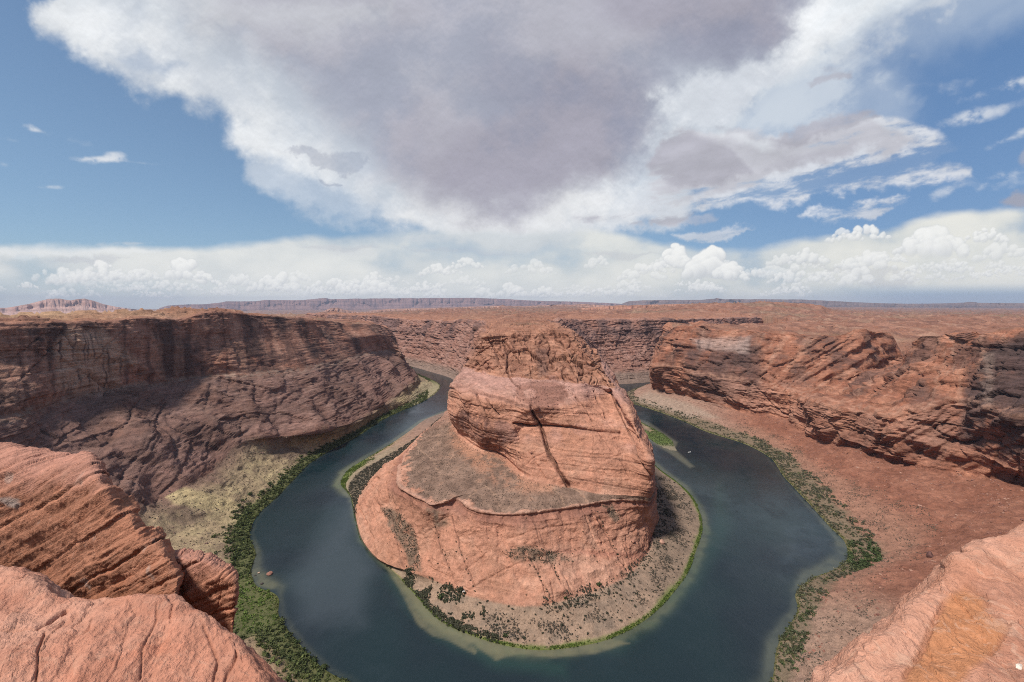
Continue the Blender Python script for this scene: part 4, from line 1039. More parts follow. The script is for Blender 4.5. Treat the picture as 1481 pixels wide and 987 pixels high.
    v1 = np.abs(perlin((x * .9 + y * .3 + .5 * z) / 21, y / 60, (z - .6 * x) / 40)); v2 = np.abs(perlin((x - .8 * z) / 24 + 4, y / 60, (z + .5 * x) / 34))
    rel = rel - upc * (5.5 * np.exp(-(v1 / .07) ** 2) + 4.5 * np.exp(-(v2 / .07) ** 2)) * (1 - ss(V_, 8.7, 9.1)) * (.35 + .65 * ss(px, 740, 790))
    gl = np.abs(perlin((x + .35 * z) / 16 + 2, y / 60, z * 0 + .5))
    rel = rel - dm * 2.0 * np.exp(-(gl / .05) ** 2) * ss(rib_ + fbm(x / 50, y / 50, z / 50 + 7, 2), -.1, .3)
    mw = np.interp(V_, [5.0, 5.1, 7.9, 8.0], [0, 1, 1, 0]) * (1 - neck)
    rel = rel + mw * (1.9 * cellhash((zb + .08 * y) / 7.0, zb * 0, zb * 0, 41) + 0.9 * cellhash((zb + .1 * x) / 2.6, zb * 0, zb * 0, 45) + 1.0 * rib_)
    # scarp under the bench
    G = displace(G, rel.astype(np.float32), 0.5)
    # blocky pile right of the upper cliff
    x, y, z = G[..., 0], G[..., 1], G[..., 2]
    blk = np.interp(V_, [7.9, 8.1, 9.0, 9.3], [0, 1, 1, 0]) * (1 - neck)
    cell = fbm((x + .5 * z) / 17, y / 17, (z - .4 * x) / 15, 2, ridged=True)
    G[..., 1] -= blk * (2.5 * cell)
    # plateau top
    k = ss(V_, 9.0, 9.6)
    tgt = plateau_h(G[..., 0], G[..., 1])
    topd = plateau_detail(G[..., 0], G[..., 1])
    k2 = ss(V_, 9.8, 11)
    G[..., 2] += k * topd * 0.8
    G[..., 2] = G[..., 2] * (1 - k2) + (tgt + topd * 0.8) * k2
    # bench: little steps in the thin slab that caps it
    bb = np.interp(V_, [3.8, 3.97, 4.0, 4.4], [0, 0, 1, 0]) * (1 - neck)
    G[..., 2] += bb * (1.6 + 1.2 * fbm(x / 18, y / 18, x * 0, 3))
    G[..., 2] += np.interp(V_, [1, 1.4, 4.1, 4.8], [0, .5, .5, .2]) * fbm(x / 8, y / 8, z / 8, 3) * 1.4
    # ---------------- colours
    x, y, z = G[..., 0], G[..., 1], G[..., 2]
    px, py = proj(G)
    n1 = fbm(x / 34, y / 34, z / 34, 4); n2 = fbm(x / 9, y / 9, z / 9, 3); n3 = fbm(x / 90, y / 90, z / 90, 3)
    c = ss3(PEACH, (0.475, 0.265, 0.185), ss(n1 + .4 * n2, -0.2, 0.6))
    c = ss3(c, (0.345, 0.165, 0.105), 0.6 * ss(n3 + 0.4 * n1, 0.0, 0.5))
    # upper orange-brown broken cliff and the top
    c = ss3(c, ss3((0.265, 0.125, 0.082), (0.355, 0.180, 0.118), ss(n1, -.4, .5)), ss(V_ + 0.08 * n1, 7.92, 8.08))
    # lilac beds between the shoulder and the upper cliff
    c = ss3(c, LILAC, 0.7 * np.interp(V_ + 0.12 * n1, [6.95, 7.1, 7.6, 7.95, 8.0], [0, .5, .9, .9, 0]))
    c = ss3(c, (0.33, 0.185, 0.165), 0.6 * np.interp(V_, [5.6, 5.9, 6.1, 6.4], [0, .9, .5, 0]) * ss(n1, -.1, .4))
    # loose red debris fan
    upk = np.interp(V_, [7.95, 8.05, 9.0, 9.4], [0, 1, 1, 0]) * (1 - neck)
    c = ss3(c, (0.13, 0.066, 0.046), .55 * upk * np.clip(np.exp(-(v1 / .06) ** 2) + np.exp(-(v2 / .06) ** 2), 0, 1) * (.4 + .6 * ss(px, 740, 790)))
    deb = [(752, 556), (800, 552), (818, 560), (824, 578), (810, 586), (812, 600), (790, 596), (778, 600), (766, 588), (748, 577), (746, 566)]
    kd = np.zeros(x.shape, np.float32)
    kd[box] = sspoly(px[box] + 9 * n2[box], py[box] + 7 * n1[box] + 3 * n2[box], deb, 3.0)
    hole = [(757, 566), (768, 561), (775, 566), (772, 575), (762, 577)]
    kh = np.zeros(x.shape, np.float32); kh[box] = sspoly(px[box] + 4 * n2[box], py[box] + 4 * n1[box], hole, 2.0)
    kd = kd * (1 - kh) * (V_ < 8.3)
    c = ss3(c, (0.225, 0.105, 0.075), 0.72 * kd)
    # bench of brown soil and scrub
    bench = np.interp(V_ + 0.05 * n1, [3.99, 4.02, 4.9, 5.0], [0, 1, 1, 0]) * (1 - neck)
    nb = fbm(x / 16, y / 16, z * 0 + 4, 5)
    bs = ss3((0.150, 0.098, 0.072), (0.265, 0.175, 0.130), ss(nb + .3 * n1, -.45, .5))
    bs = ss3(bs, (0.34, 0.19, 0.125), 0.6 * ss(nb - .3 * n2, .2, .5))
    rag = ss(V_ - 4.0 - 0.13 * np.clip(1.2 * n1 + .9 * n2 + .1, 0, 1) - .16 * (1 - ss(px, 575, 625)) * ss(n1 + n2, -.6, .3), 0.0, 0.05)
    rag = rag * (1 - ss(V_ + .10 * n1 + .08 * n2, 4.84, 4.98))
    c = ss3(c, bs, bench * rag * 0.95)
    orange_p = [(690, 646), (740, 664), (768, 690), (806, 700), (800, 712), (764, 714), (720, 700), (690, 680), (672, 664), (650, 640), (652, 620)]
    ko = np.zeros(x.shape, np.float32); ko[box] = sspoly(px[box] + 6 * n2[box], py[box] + 5 * n1[box], orange_p, 7.0)
    c = ss3(c, (0.38, 0.19, 0.12), 0.8 * ko * bench * ss(n2 + n1, -.5, .2))
    # wash lines on the bench
    for ln in ([(714, 714), (722, 736), (730, 741)], [(757, 702), (748, 720), (733, 738)], [(800, 704), (812, 722), (816, 732)], [(826, 700), (842, 716), (850, 728)],
               [(840, 712), (820, 704), (790, 700)], [(594, 640), (620, 660), (640, 690)], [(580, 702), (600, 716)], [(676, 718), (702, 704), (712, 712)]):
        d = np.full(x.shape, 1e9, np.float32); d[box] = polydist(px[box] + 7 * n2[box] + 6 * n1[box], py[box] + 4 * n2[box], ln)
        c = ss3(c, (0.38, 0.24, 0.165), 0.7 * np.exp(-(d / 0.9) ** 2) * bench)
    # pale lip of the bench
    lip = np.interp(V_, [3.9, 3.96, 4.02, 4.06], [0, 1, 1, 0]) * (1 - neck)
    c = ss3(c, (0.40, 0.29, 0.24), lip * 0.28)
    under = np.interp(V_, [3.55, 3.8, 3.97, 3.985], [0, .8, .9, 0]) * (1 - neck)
    c = ss3(c, (0.245, 0.112, 0.080), under * ss(n1, -.6, .1))  # shadow line below the bench lip, painted in as darker rock
    # scrub filled gullies on the dome
    dome = np.interp(V_, [2.0, 2.1, 3.8, 3.95], [0, 1, 1, 0]) * (1 - neck)
    for poly, s_ in (([(552, 735), (574, 738), (600, 768), (606, 800), (610, 826), (592, 826), (586, 795), (564, 765)], 3), ([(730, 796), (760, 790), (800, 798), (830, 812), (800, 816), (760, 812), (732, 808)], 5),
                     ([(870, 732), (886, 730), (898, 750), (890, 756)], 3), ([(608, 726), (640, 742), (652, 760), (630, 764)], 5)):
        k = np.zeros(x.shape, np.float32); k[box] = sspoly(px[box] + 5 * n2[box], py[box] + 3 * n1[box], poly, s_)
        c = ss3(c, (0.165, 0.115, 0.082), 0.9 * k * dome * ss(n2, -.6, .1))
    redp = [(560, 716), (590, 722), (625, 744), (632, 764), (610, 765), (580, 745)]
    k = np.zeros(x.shape, np.float32); k[box] = sspoly(px[box] + 5 * n2[box], py[box], redp, 6)
    c = ss3(c, (0.30, 0.145, 0.095), 0.7 * k * dome)
    redb = np.exp(-((py - 795 - 0.05 * (px - 750) + 3 * n1) / 4.0) ** 2) * ss(px, 780, 820)
    c = ss3(c, (0.36, 0.15, 0.105), 0.45 * redb * dome)
    # shade inside the surveyed clefts, painted into the rock colour
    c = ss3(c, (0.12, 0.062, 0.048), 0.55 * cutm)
    # desert varnish on the wall's left end
    k = np.zeros(x.shape, np.float32)
    var = [(655, 600), (672, 592), (700, 600), (712, 614), (735, 640), (724, 652), (700, 650), (670, 625)]
    k[box] = sspoly(px[box] + 3 * n2[box], py[box] + 5 * n1[box], var, 4)
    c = ss3(c, (0.20, 0.095, 0.070), 0.75 * k * ss(n1 + n2, -0.6, 0.2) * (V_ > 4.98) * (V_ < 7.2))
    str_ = np.abs(perlin(x / 5.0 + y / 9, y / 30, z / 90))
    c = ss3(c, (0.12, 0.07, 0.062), 0.55 * k * np.exp(-(str_ / .12) ** 2) * (V_ > 4.98) * (V_ < 6.8))
    cave = [(713, 612), (722, 606), (736, 612), (746, 626), (740, 640), (728, 640), (718, 628)]
    k[:] = 0; k[box] = sspoly(px[box], py[box] + 2 * n2[box], cave, 3)
    c = ss3(c, (0.15, 0.085, 0.075), 0.6 * k * (V_ > 5) * (V_ < 7.5))
    # varnish over the upper cliff centre
    k[:] = 0; k[box] = sspoly(px[box] + 4 * n2[box], py[box], [(774, 505), (792, 503), (792, 545), (778, 546)], 4)
    c = ss3(c, (0.15, 0.085, 0.068), 0.65 * k * (V_ > 7.9) * (V_ < 9.1))
    # ---- shore
    sh = (1 - ss(V_ + 0.10 * n1, 1.85, 2.05)) * (1 - neck)
    rightside = ss(px, 930, 960)
    c = ss3(c, SAND, sh)
    brush = ss(n1 + 0.7 * n2, -0.15, 0.45)
    c = ss3(c, (0.17, 0.135, 0.105), sh * brush * np.interp(V_, [0.2, .5, .9, 1.5, 2], [.2, .75, .5, .45, .8]) * 0.85)
    c = ss3(c, (0.20, 0.145, 0.105), sh * rightside * 0.75)
    left = sh * (1 - ss(px, 480, 640)) * (V_ > 0.75)
    c = ss3(c, (0.10, 0.085, 0.06), left * 0.9)
    leftsand = sh * (1 - ss(px, 560, 600)) * (V_ <= 0.78) * (V_ > .35)
    c = ss3(c, (0.26, 0.21, 0.14), leftsand * .7)
    gr = np.interp(V_ + 0.10 * n2 + 0.10 * n1, [0.0, 0.02, 0.16, 0.30], [1, 1, .9, 0]) * np.interp(px, [480, 505, 520, 560, 600, 700, 760, 1000, 1030], [1, 1, .4, .5, 1, 1, 1, .9, .8])
    gr = np.where(px < 530, np.interp(V_ + .1 * n1, [0, .3, .6], [1, 1, 0]), gr)
    c = ss3(c, GREEN, gr * (1 - neck) * 0.9)
    wet = np.interp(V_, [0, .03, .07], [1, .8, 0])
    c = ss3(c, (0.10, 0.085, 0.05), wet * (1 - gr) * .8)
    # ---- neck and far walls: muted red with dark varnish high up
    nk = ss3((0.27, 0.140, 0.105), (0.33, 0.19, 0.15), ss(n1, -.3, .5))
    nk = ss3(nk, (0.215, 0.150, 0.120), 1 - ss(V_ + .2 * n1, 2.2, 3.2))
    dv = ss(perlin(x / 60, y / 60, z / 300) + 0.5 * n2 + 0.3 * n1, -0.25, 0.35) * np.interp(V_, [4, 6.2, 7.5, 9.1, 9.3], [0.1, .25, .9, .95, 0])
    nk = ss3(nk, (0.105, 0.066, 0.062), dv * 0.8)
    c = ss3(c, nk, neck * (1 - ss(V_, 9.1, 9.5)))
    # top
    c = ss3(c, plateau_col(x, y), ss(V_, 9.4, 11))
    strat = np.sin((z + 3 * n1) / 0.9)
    c = ss3(c, (0.25, 0.12, 0.08), 0.35 * ss(strat, .3, 1) * np.interp(V_, [8.6, 9, 10.5, 11], [0, 1, 1, .4]))
    wallv = np.clip(cliff * 1.4, 0.12, 1.0)
    wallv = np.where((V_ > 4.05) & (V_ < 4.95) & (neck < .5), 0.02, wallv)
    wallv = np.where(V_ < 2, 0.02, wallv)
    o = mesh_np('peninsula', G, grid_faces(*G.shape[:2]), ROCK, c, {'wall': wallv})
    tag(o, kind='structure')
    return G, V_, U_, ur, vs


def build_outer():
    ribs = []
    for r in OUT:
        a = np.array(r[3]); b = np.array(r[6])
        d = b - a; d[2] = 0; d /= max(np.linalg.norm(d), 1e-6)
        ribs.append(d)
    dd = np.array(ribs)
    for _ in range(2):
        dd[1:-1] = dd[:-2] * .25 + dd[1:-1] * .5 + dd[2:] * .25
    dd /= np.linalg.norm(dd, axis=1)[:, None]
    R_ = []
    for r, d in zip(OUT, dd):
        b = np.array(r[6])
        R_.append(list(r) + [tuple(b + d * 45), tuple(b + d * 190)])
    G, ur, vs = loft(R_, 2000, [8, 34, 44, 130, 62, 62, 30, 26], lev_ref=slice(0, 7))
    G = smooth_v(G, 3)
    G[:, 0, 2] = -6
    V_ = np.broadcast_to(vs[None, :], G.shape[:2]); U_ = np.broadcast_to(ur[:, None], G.shape[:2])
    px, py = proj(G)
    right = ss(G[..., 0], -50, 50)
    cliff = np.interp(V_, [0, 0.8, 2, 2.6, 3.0, 3.15, 4, 4.06, 4.2, 5.9, 6.0, 6.4, 8], [0, 0, .08, .14, .45, .95, .9, .5, 1, 1.0, .8, .12, 0])
    near = np.exp(-(np.hypot(G[..., 0], G[..., 1]) / 60.0) ** 2)
    cliff = cliff * (1 - near)
    smo = 0.75 * (1 - ss(G[..., 0], -50, 50)) * np.interp(V_, [3.9, 4.1, 4.3, 5.7, 5.9], [0, .3, 1, 1, 0.2]) * ss(fbm(G[..., 0] / 120, G[..., 1] / 120, G[..., 2] / 120 + 4, 2), -.3, .25)
    smo = smo + .35 * (1 - ss(G[..., 0], -50, 50)) + .05
    bigm = 1.0 - 0.55 * (1 - ss(G[..., 0], -50, 50)) * ss(V_, 3.8, 4.6)
    rel, zz, (j1, j2, j3, w, w2) = cliff_relief(G, cliff, 3.7, bigm, np.clip(smo, 0, 1))
    x, y, z = G[..., 0], G[..., 1], G[..., 2]
    # gullies and fans in the talus
    tal = np.interp(V_, [0.8, 1.4, 2.6, 3.0], [0, 1, 1, .3])
    rel = rel + tal * (6.0 * fbm(x / 60, y / 60, x * 0 + 4, 4) + 1.5 * fbm(x / 9, y / 9, z / 9, 3) + 3.0 * fbm(x / 24, y / 24, x * 0, 3, ridged=True))
    # leaning slabs low on both walls
    slab = np.interp(V_, [2.6, 2.95, 3.5, 4.0], [0, 1, 1, 0])
    sl = perlin((x + 1.1 * z) / 48 + 3, (y - 0.5 * z) / 48, (z + 0.2 * y) / 60)
    rel = rel + slab * (14 * sl - 3 * np.exp(-(np.abs(sl) / .06) ** 2)) * (1 - near)
    al_ = 0.6 * x - 0.8 * y
    fq = z - 1.25 * al_ + 6 * w2
    fin = 1 - 2 * np.abs(perlin(fq / 30, al_ / 160 + z / 160, x * 0 + .5)); fin2 = 1 - 2 * np.abs(perlin(fq / 12 + 5, al_ / 80, z / 90))
    rel = rel + np.interp(V_, [2.9, 3.1, 5.6, 6.0], [0, 1, 1, 0]) * ss(px, 1120, 1200) * (7.0 * fin + 3.0 * fin2)
    ld = np.interp(V_, [2.9, 3.1, 5.8, 6.0], [0, 1, 1, 0]) * (1 - ss(G[..., 0], -50, 50))
    fq = z + 1.1 * (x + .4 * y) + 6 * w2
    rel = rel + ld * 4.5 * (1 - 2 * np.abs(perlin(fq / 42, (x - y) / 160, z / 200)))
    G = displace(-G, rel.astype(np.float32) * 1.0, 0.35)
    G = -G
    x, y, z = G[..., 0], G[..., 1], G[..., 2]
    k = ss(V_, 6.0, 6.5) * (1 - near)
    tgt = plateau_h(x, y); topd = plateau_detail(x, y)
    k2 = ss(V_, 6.2, 7.2)
    G[..., 2] += k * topd * 0.8
    nfade = 1 - np.exp(-(np.hypot(x, y) / 90.0) ** 2)
    G[..., 2] = G[..., 2] * (1 - k2) + (tgt + topd * 0.8 * nfade) * k2
    # nothing of the plateau may stand above the feet of whoever looks out near the brink
    lim = 296.5 + np.hypot(x, y) * 0.0
    nr = np.hypot(x, y) < 420
    G[..., 2] = np.where(nr, np.minimum(G[..., 2], lim), G[..., 2])
    # ---------------- colours
    x, y, z = G[..., 0], G[..., 1], G[..., 2]
    px, py = proj(G)
    n1 = fbm(x / 34, y / 34, z / 34, 4); n2 = fbm(x / 9, y / 9, z / 9, 3); n3 = fbm(x / 90, y / 90, z / 90, 3)
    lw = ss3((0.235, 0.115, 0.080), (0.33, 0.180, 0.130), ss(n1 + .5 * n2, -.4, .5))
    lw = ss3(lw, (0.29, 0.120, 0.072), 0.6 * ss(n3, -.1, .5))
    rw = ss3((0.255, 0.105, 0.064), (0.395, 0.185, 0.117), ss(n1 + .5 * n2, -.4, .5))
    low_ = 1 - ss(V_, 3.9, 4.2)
    lw = ss3(lw, lw * np.array((0.72, 0.80, 0.88), np.float32), low_)  # lower left wall toned darker in colour to imitate even shade
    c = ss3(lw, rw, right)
    # varnish
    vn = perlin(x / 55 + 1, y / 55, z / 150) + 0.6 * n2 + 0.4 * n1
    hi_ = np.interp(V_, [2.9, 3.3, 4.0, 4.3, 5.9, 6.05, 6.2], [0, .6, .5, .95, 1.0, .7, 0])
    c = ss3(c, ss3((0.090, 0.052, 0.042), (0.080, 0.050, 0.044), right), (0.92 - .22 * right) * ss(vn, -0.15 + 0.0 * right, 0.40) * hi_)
    sk = perlin(U_ * 5.5, U_ * 0 + .5, z / 170) + .45 * perlin(U_ * 14.0, U_ * 0 + .5, z / 120)
    c = ss3(c, (0.070, 0.042, 0.036), (0.62 - .3 * right) * ss(sk + .25 * n1, .05, .42) * np.interp(V_, [3.9, 4.15, 5.9, 6.05], [0, .8, 1, 0]))
    c = ss3(c, (0.40, 0.235, 0.165), 0.35 * ss(-sk + .3 * n1, .2, .55) * np.interp(V_, [3.9, 4.15, 5.6, 5.9], [0, 1, 1, 0]))
    # right: big dark curtain near the frame edge and on the far promontory
    for poly, s_, a_ in (([(1395, 560), (1430, 500), (1600, 470), (1600, 700), (1500, 668), (1440, 660), (1385, 640)], 10, .9),
                         ([(1290, 690), (1325, 560), (1370, 570), (1380, 640), (1330, 660)], 8, .35),
                         ([(985, 500), (1105, 500), (1100, 560), (1040, 588), (1000, 560)], 10, .7),
                         ([(1250, 560), (1290, 585), (1280, 640), (1245, 640)], 8, .0)):
        k = sspoly(px + 10 * n2, py + 14 * n1, poly, s_)
        c = ss3(c, (0.062, 0.042, 0.040), a_ * k * right * ss(V_, 2.9, 3.1) * (1 - ss(V_, 5.8, 6.1)) * ss(vn, -.9, -.3))
    # pale streaked face: left wall alcove and right promontory
    streak = np.abs(perlin(U_ * 7.0, U_ * 0 + 3.5, z / 260))
    for poly, s_, a_, cc in (([(78, 500), (100, 478), (150, 478), (196, 520), (205, 552), (150, 566), (108, 574), (84, 560)], 7, .95, (0.42, 0.265, 0.185)),
                             ([(175, 540), (190, 526), (202, 534), (204, 552), (176, 558)], 3, .7, (0.36, 0.17, 0.12)),
                             ([(1000, 490), (1085, 488), (1082, 512), (1060, 508), (1010, 505)], 4, .6, (0.36, 0.27, 0.235)),
                             ([(1420, 510), (1438, 510), (1434, 590), (1422, 590)], 5, .35, (0.34, 0.25, 0.2))):
        k = sspoly(px + 5 * n2, py + 4 * n1, poly, s_)
        c = ss3(c, cc, a_ * k * (V_ > 3) * (V_ < 6))
        c = ss3(c, (0.085, 0.055, 0.05), 0.9 * k * np.exp(-(streak / .07) ** 2) * (V_ > 3) * (V_ < 6))
    # ledge litter
    led = np.interp(V_, [3.9, 4.0, 4.06, 4.12], [0, 1, 1, 0])
    c = ss3(c, ss3((0.30, 0.22, 0.17), (0.36, 0.20, 0.14), right), led * .6 * ss(n2, -.3, .3))
    # pinkish lower layer
    c = ss3(c, ss3((0.25, 0.15, 0.125), (0.37, 0.20, 0.145), right), 0.5 * np.interp(V_, [3, 3.1, 3.9, 4.0], [0, 1, 1, 0]) * ss(n3, -.3, .3))
    # talus
    tl = ss3((0.33, 0.245, 0.150), (0.40, 0.315, 0.175), ss(n1, -.3, .4))
    tl = ss3(tl, (0.175, 0.120, 0.088), 0.85 * ss(n3 + .7 * n1 + .3 * n2, -0.05, 0.5))
    tl = ss3(tl, (0.205, 0.125, 0.095), 0.8 * ss(V_ + .3 * n1, 2.3, 2.9))
    tl = ss3(tl, (0.30, 0.20, 0.125), 0.8 * ss(py, 905, 960))
    tr = ss3((0.205, 0.086, 0.055), (0.275, 0.125, 0.082), ss(n1 + .5 * n2, -.4, .5))
    gl = np.abs(perlin((x + y) / 30, (x - y) / 30, z * 0 + 3)); tr = ss3(tr, (0.165, 0.070, 0.048), .55 * np.exp(-(gl / .08) ** 2))
    tr = ss3(tr, (0.29, 0.165, 0.115), 0.6 * (1 - ss(V_ + .3 * n1, 1.3, 1.9)) )
    tr = ss3(tr, (0.31, 0.205, 0.15), 0.8 * ss(py, 838, 900) * (1 - ss(px + 20 * n1, 1260, 1330)))
    tr = ss3(tr, (0.30, 0.20, 0.155), 0.7 * (1 - ss(px, 1000, 1100)))
    tt = ss3(tl, tr, right)
    c = ss3(c, tt, 1 - ss(V_ + 0.14 * n1 + .05 * n2, 2.92, 3.02))
    # grassy sand patch on the left
    k = sspoly(px + 6 * n2, py + 4 * n1, [(232, 708), (262, 704), (300, 712), (338, 722), (352, 735), (300, 738), (250, 730)], 4)
    c = ss3(c, (0.47, 0.37, 0.20), .85 * k * (V_ < 3.0) * (1 - right))
    # shore
    sh = 1 - ss(V_ + 0.25 * n1 + .12 * n2, 0.85, 1.15)
    shc = ss3((0.085, 0.095, 0.035), (0.165, 0.125, 0.082), right)
    c = ss3(c, shc, sh * 0.92)
    fr = np.interp(V_ + 0.06 * n2, [0, .12, .22], [1, .8, 0])
    c = ss3(c, (0.115, 0.125, 0.035), fr * .8)
    # far left spit of pale sand
    k = sspoly(px, py, [(585, 588), (600, 566), (612, 553), (640, 556), (634, 574), (612, 584)], 4)
    c = ss3(c, (0.32, 0.27, 0.17), .8 * k * (V_ < 1.9))
    k = sspoly(px, py, [(926, 592), (920, 575), (940, 566), (1000, 585), (1040, 605), (980, 604), (950, 594)], 4)
    c = ss3(c, (0.30, 0.225, 0.175), .75 * k * (V_ < 2.9) * (V_ > 0.6))
    c = ss3(c, plateau_col(x, y), ss(V_, 6.0, 6.5))
    wallv = np.clip(cliff * 1.2, 0.03, 1.0)
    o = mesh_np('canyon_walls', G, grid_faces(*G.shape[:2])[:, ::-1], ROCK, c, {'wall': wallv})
    tag(o, kind='structure')
    return G, V_, U_, np.array([q[7] for q in R_])


GI, VI, UI, _u, _v = build_inner()
GO, VO, UO, lim7 = build_outer()


def build_plateau():
    az = np.concatenate([np.linspace(-math.pi, -1.15, 90)[:-1], np.linspace(-1.15, 1.15, 900), np.linspace(1.15, math.pi, 90)[1:]])
    r = np.concatenate([np.geomspace(60, 600, 40)[:-1], np.geomspace(600, 12000, 420), np.geomspace(12000, 29500, 60)[1:]])
    A, R_ = np.meshgrid(az, r, indexing='ij')
    x = np.sin(A) * R_; y = np.cos(A) * R_
    z = plateau_h(x, y) + plateau_detail(x, y) * 0.8 * (1 - np.exp(-(R_ / 90) ** 2)) * (1.2 + ss(R_, 1500, 7000) * 2.6) - 0.7
    z = np.where(R_ < 420, np.minimum(z, 295.8), z)
    z = z - ss(R_, 12000, 29000) * 10
    inner = [INN[i][11] for i in range(len(INN) - 1, -1, -1)]
    # hole: everything between the outer rim line and the far ends of the neck strip
    ol = [tuple(p[:2]) for p in lim7]
    zone = ol + [(p[0] * 0.96, p[1] - 130) for p in inner if p[1] > 1900]
    ol[0] = (-1470, 2390); ol[-1] = (1370, 1800)
    inner_ = [(p[0] * 0.96, p[1] - 130) for p in inner if p[1] > 1900]
    inner_[0] = (1380, 3000); inner_[-1] = (-1040, 3100)
    zone = ol + inner_
    hole = inpoly(x, y, zone)
    z = np.where(hole, -150.0, z)
    c = plateau_col(x, y)
    o = mesh_np('desert_ground', np.stack([x, y, z], -1), grid_faces(*A.shape)[:, ::-1], ROCK, c, {'wall': np.full(A.shape, .15)})
    tag(o, kind='structure')


build_plateau()


# ---------------------------------------------------------------- river
def mat_water():
    m_ = bpy.data.materials.new('river_water'); m_.use_nodes = True
    t = m_.node_tree; t.nodes.clear(); N = NT(t)
    at = N.node('ShaderNodeAttribute', attribute_name='Col').outputs['Color']
    rp = N.node('ShaderNodeAttribute', attribute_name='ripple').outputs['Fac']
    geo = N.node('ShaderNodeNewGeometry').outputs['Position']
    n1 = N.noise(N.vm('MULTIPLY', geo, (1, .7, 1)), 0.30, 5, 0.6, 0.6)
    n2 = N.noise(geo, 1.4, 3, 0.5)
    b = N.node('ShaderNodeBsdfPrincipled')
    N.put(b.inputs['Base Color'], at)
    N.put(b.inputs['Roughness'], N.mad(rp, 0.14, 0.10))
    b.inputs['IOR'].default_value = 1.38
    b.inputs['Specular IOR Level'].default_value = 0.5
    bp = N.node('ShaderNodeBump')
    N.put(bp.inputs['Strength'], N.mad(rp, 0.40, 0.16))
    bp.inputs['Distance'].default_value = 0.9
    N.put(bp.inputs['Height'], N.add(n1, N.mul(n2, 0.3)))
    N.l.new(bp.outputs[0], b.inputs['Normal'])
    o = N.node('ShaderNodeOutputMaterial')
    N.l.new(b.outputs[0], o.inputs['Surface'])
    return m_


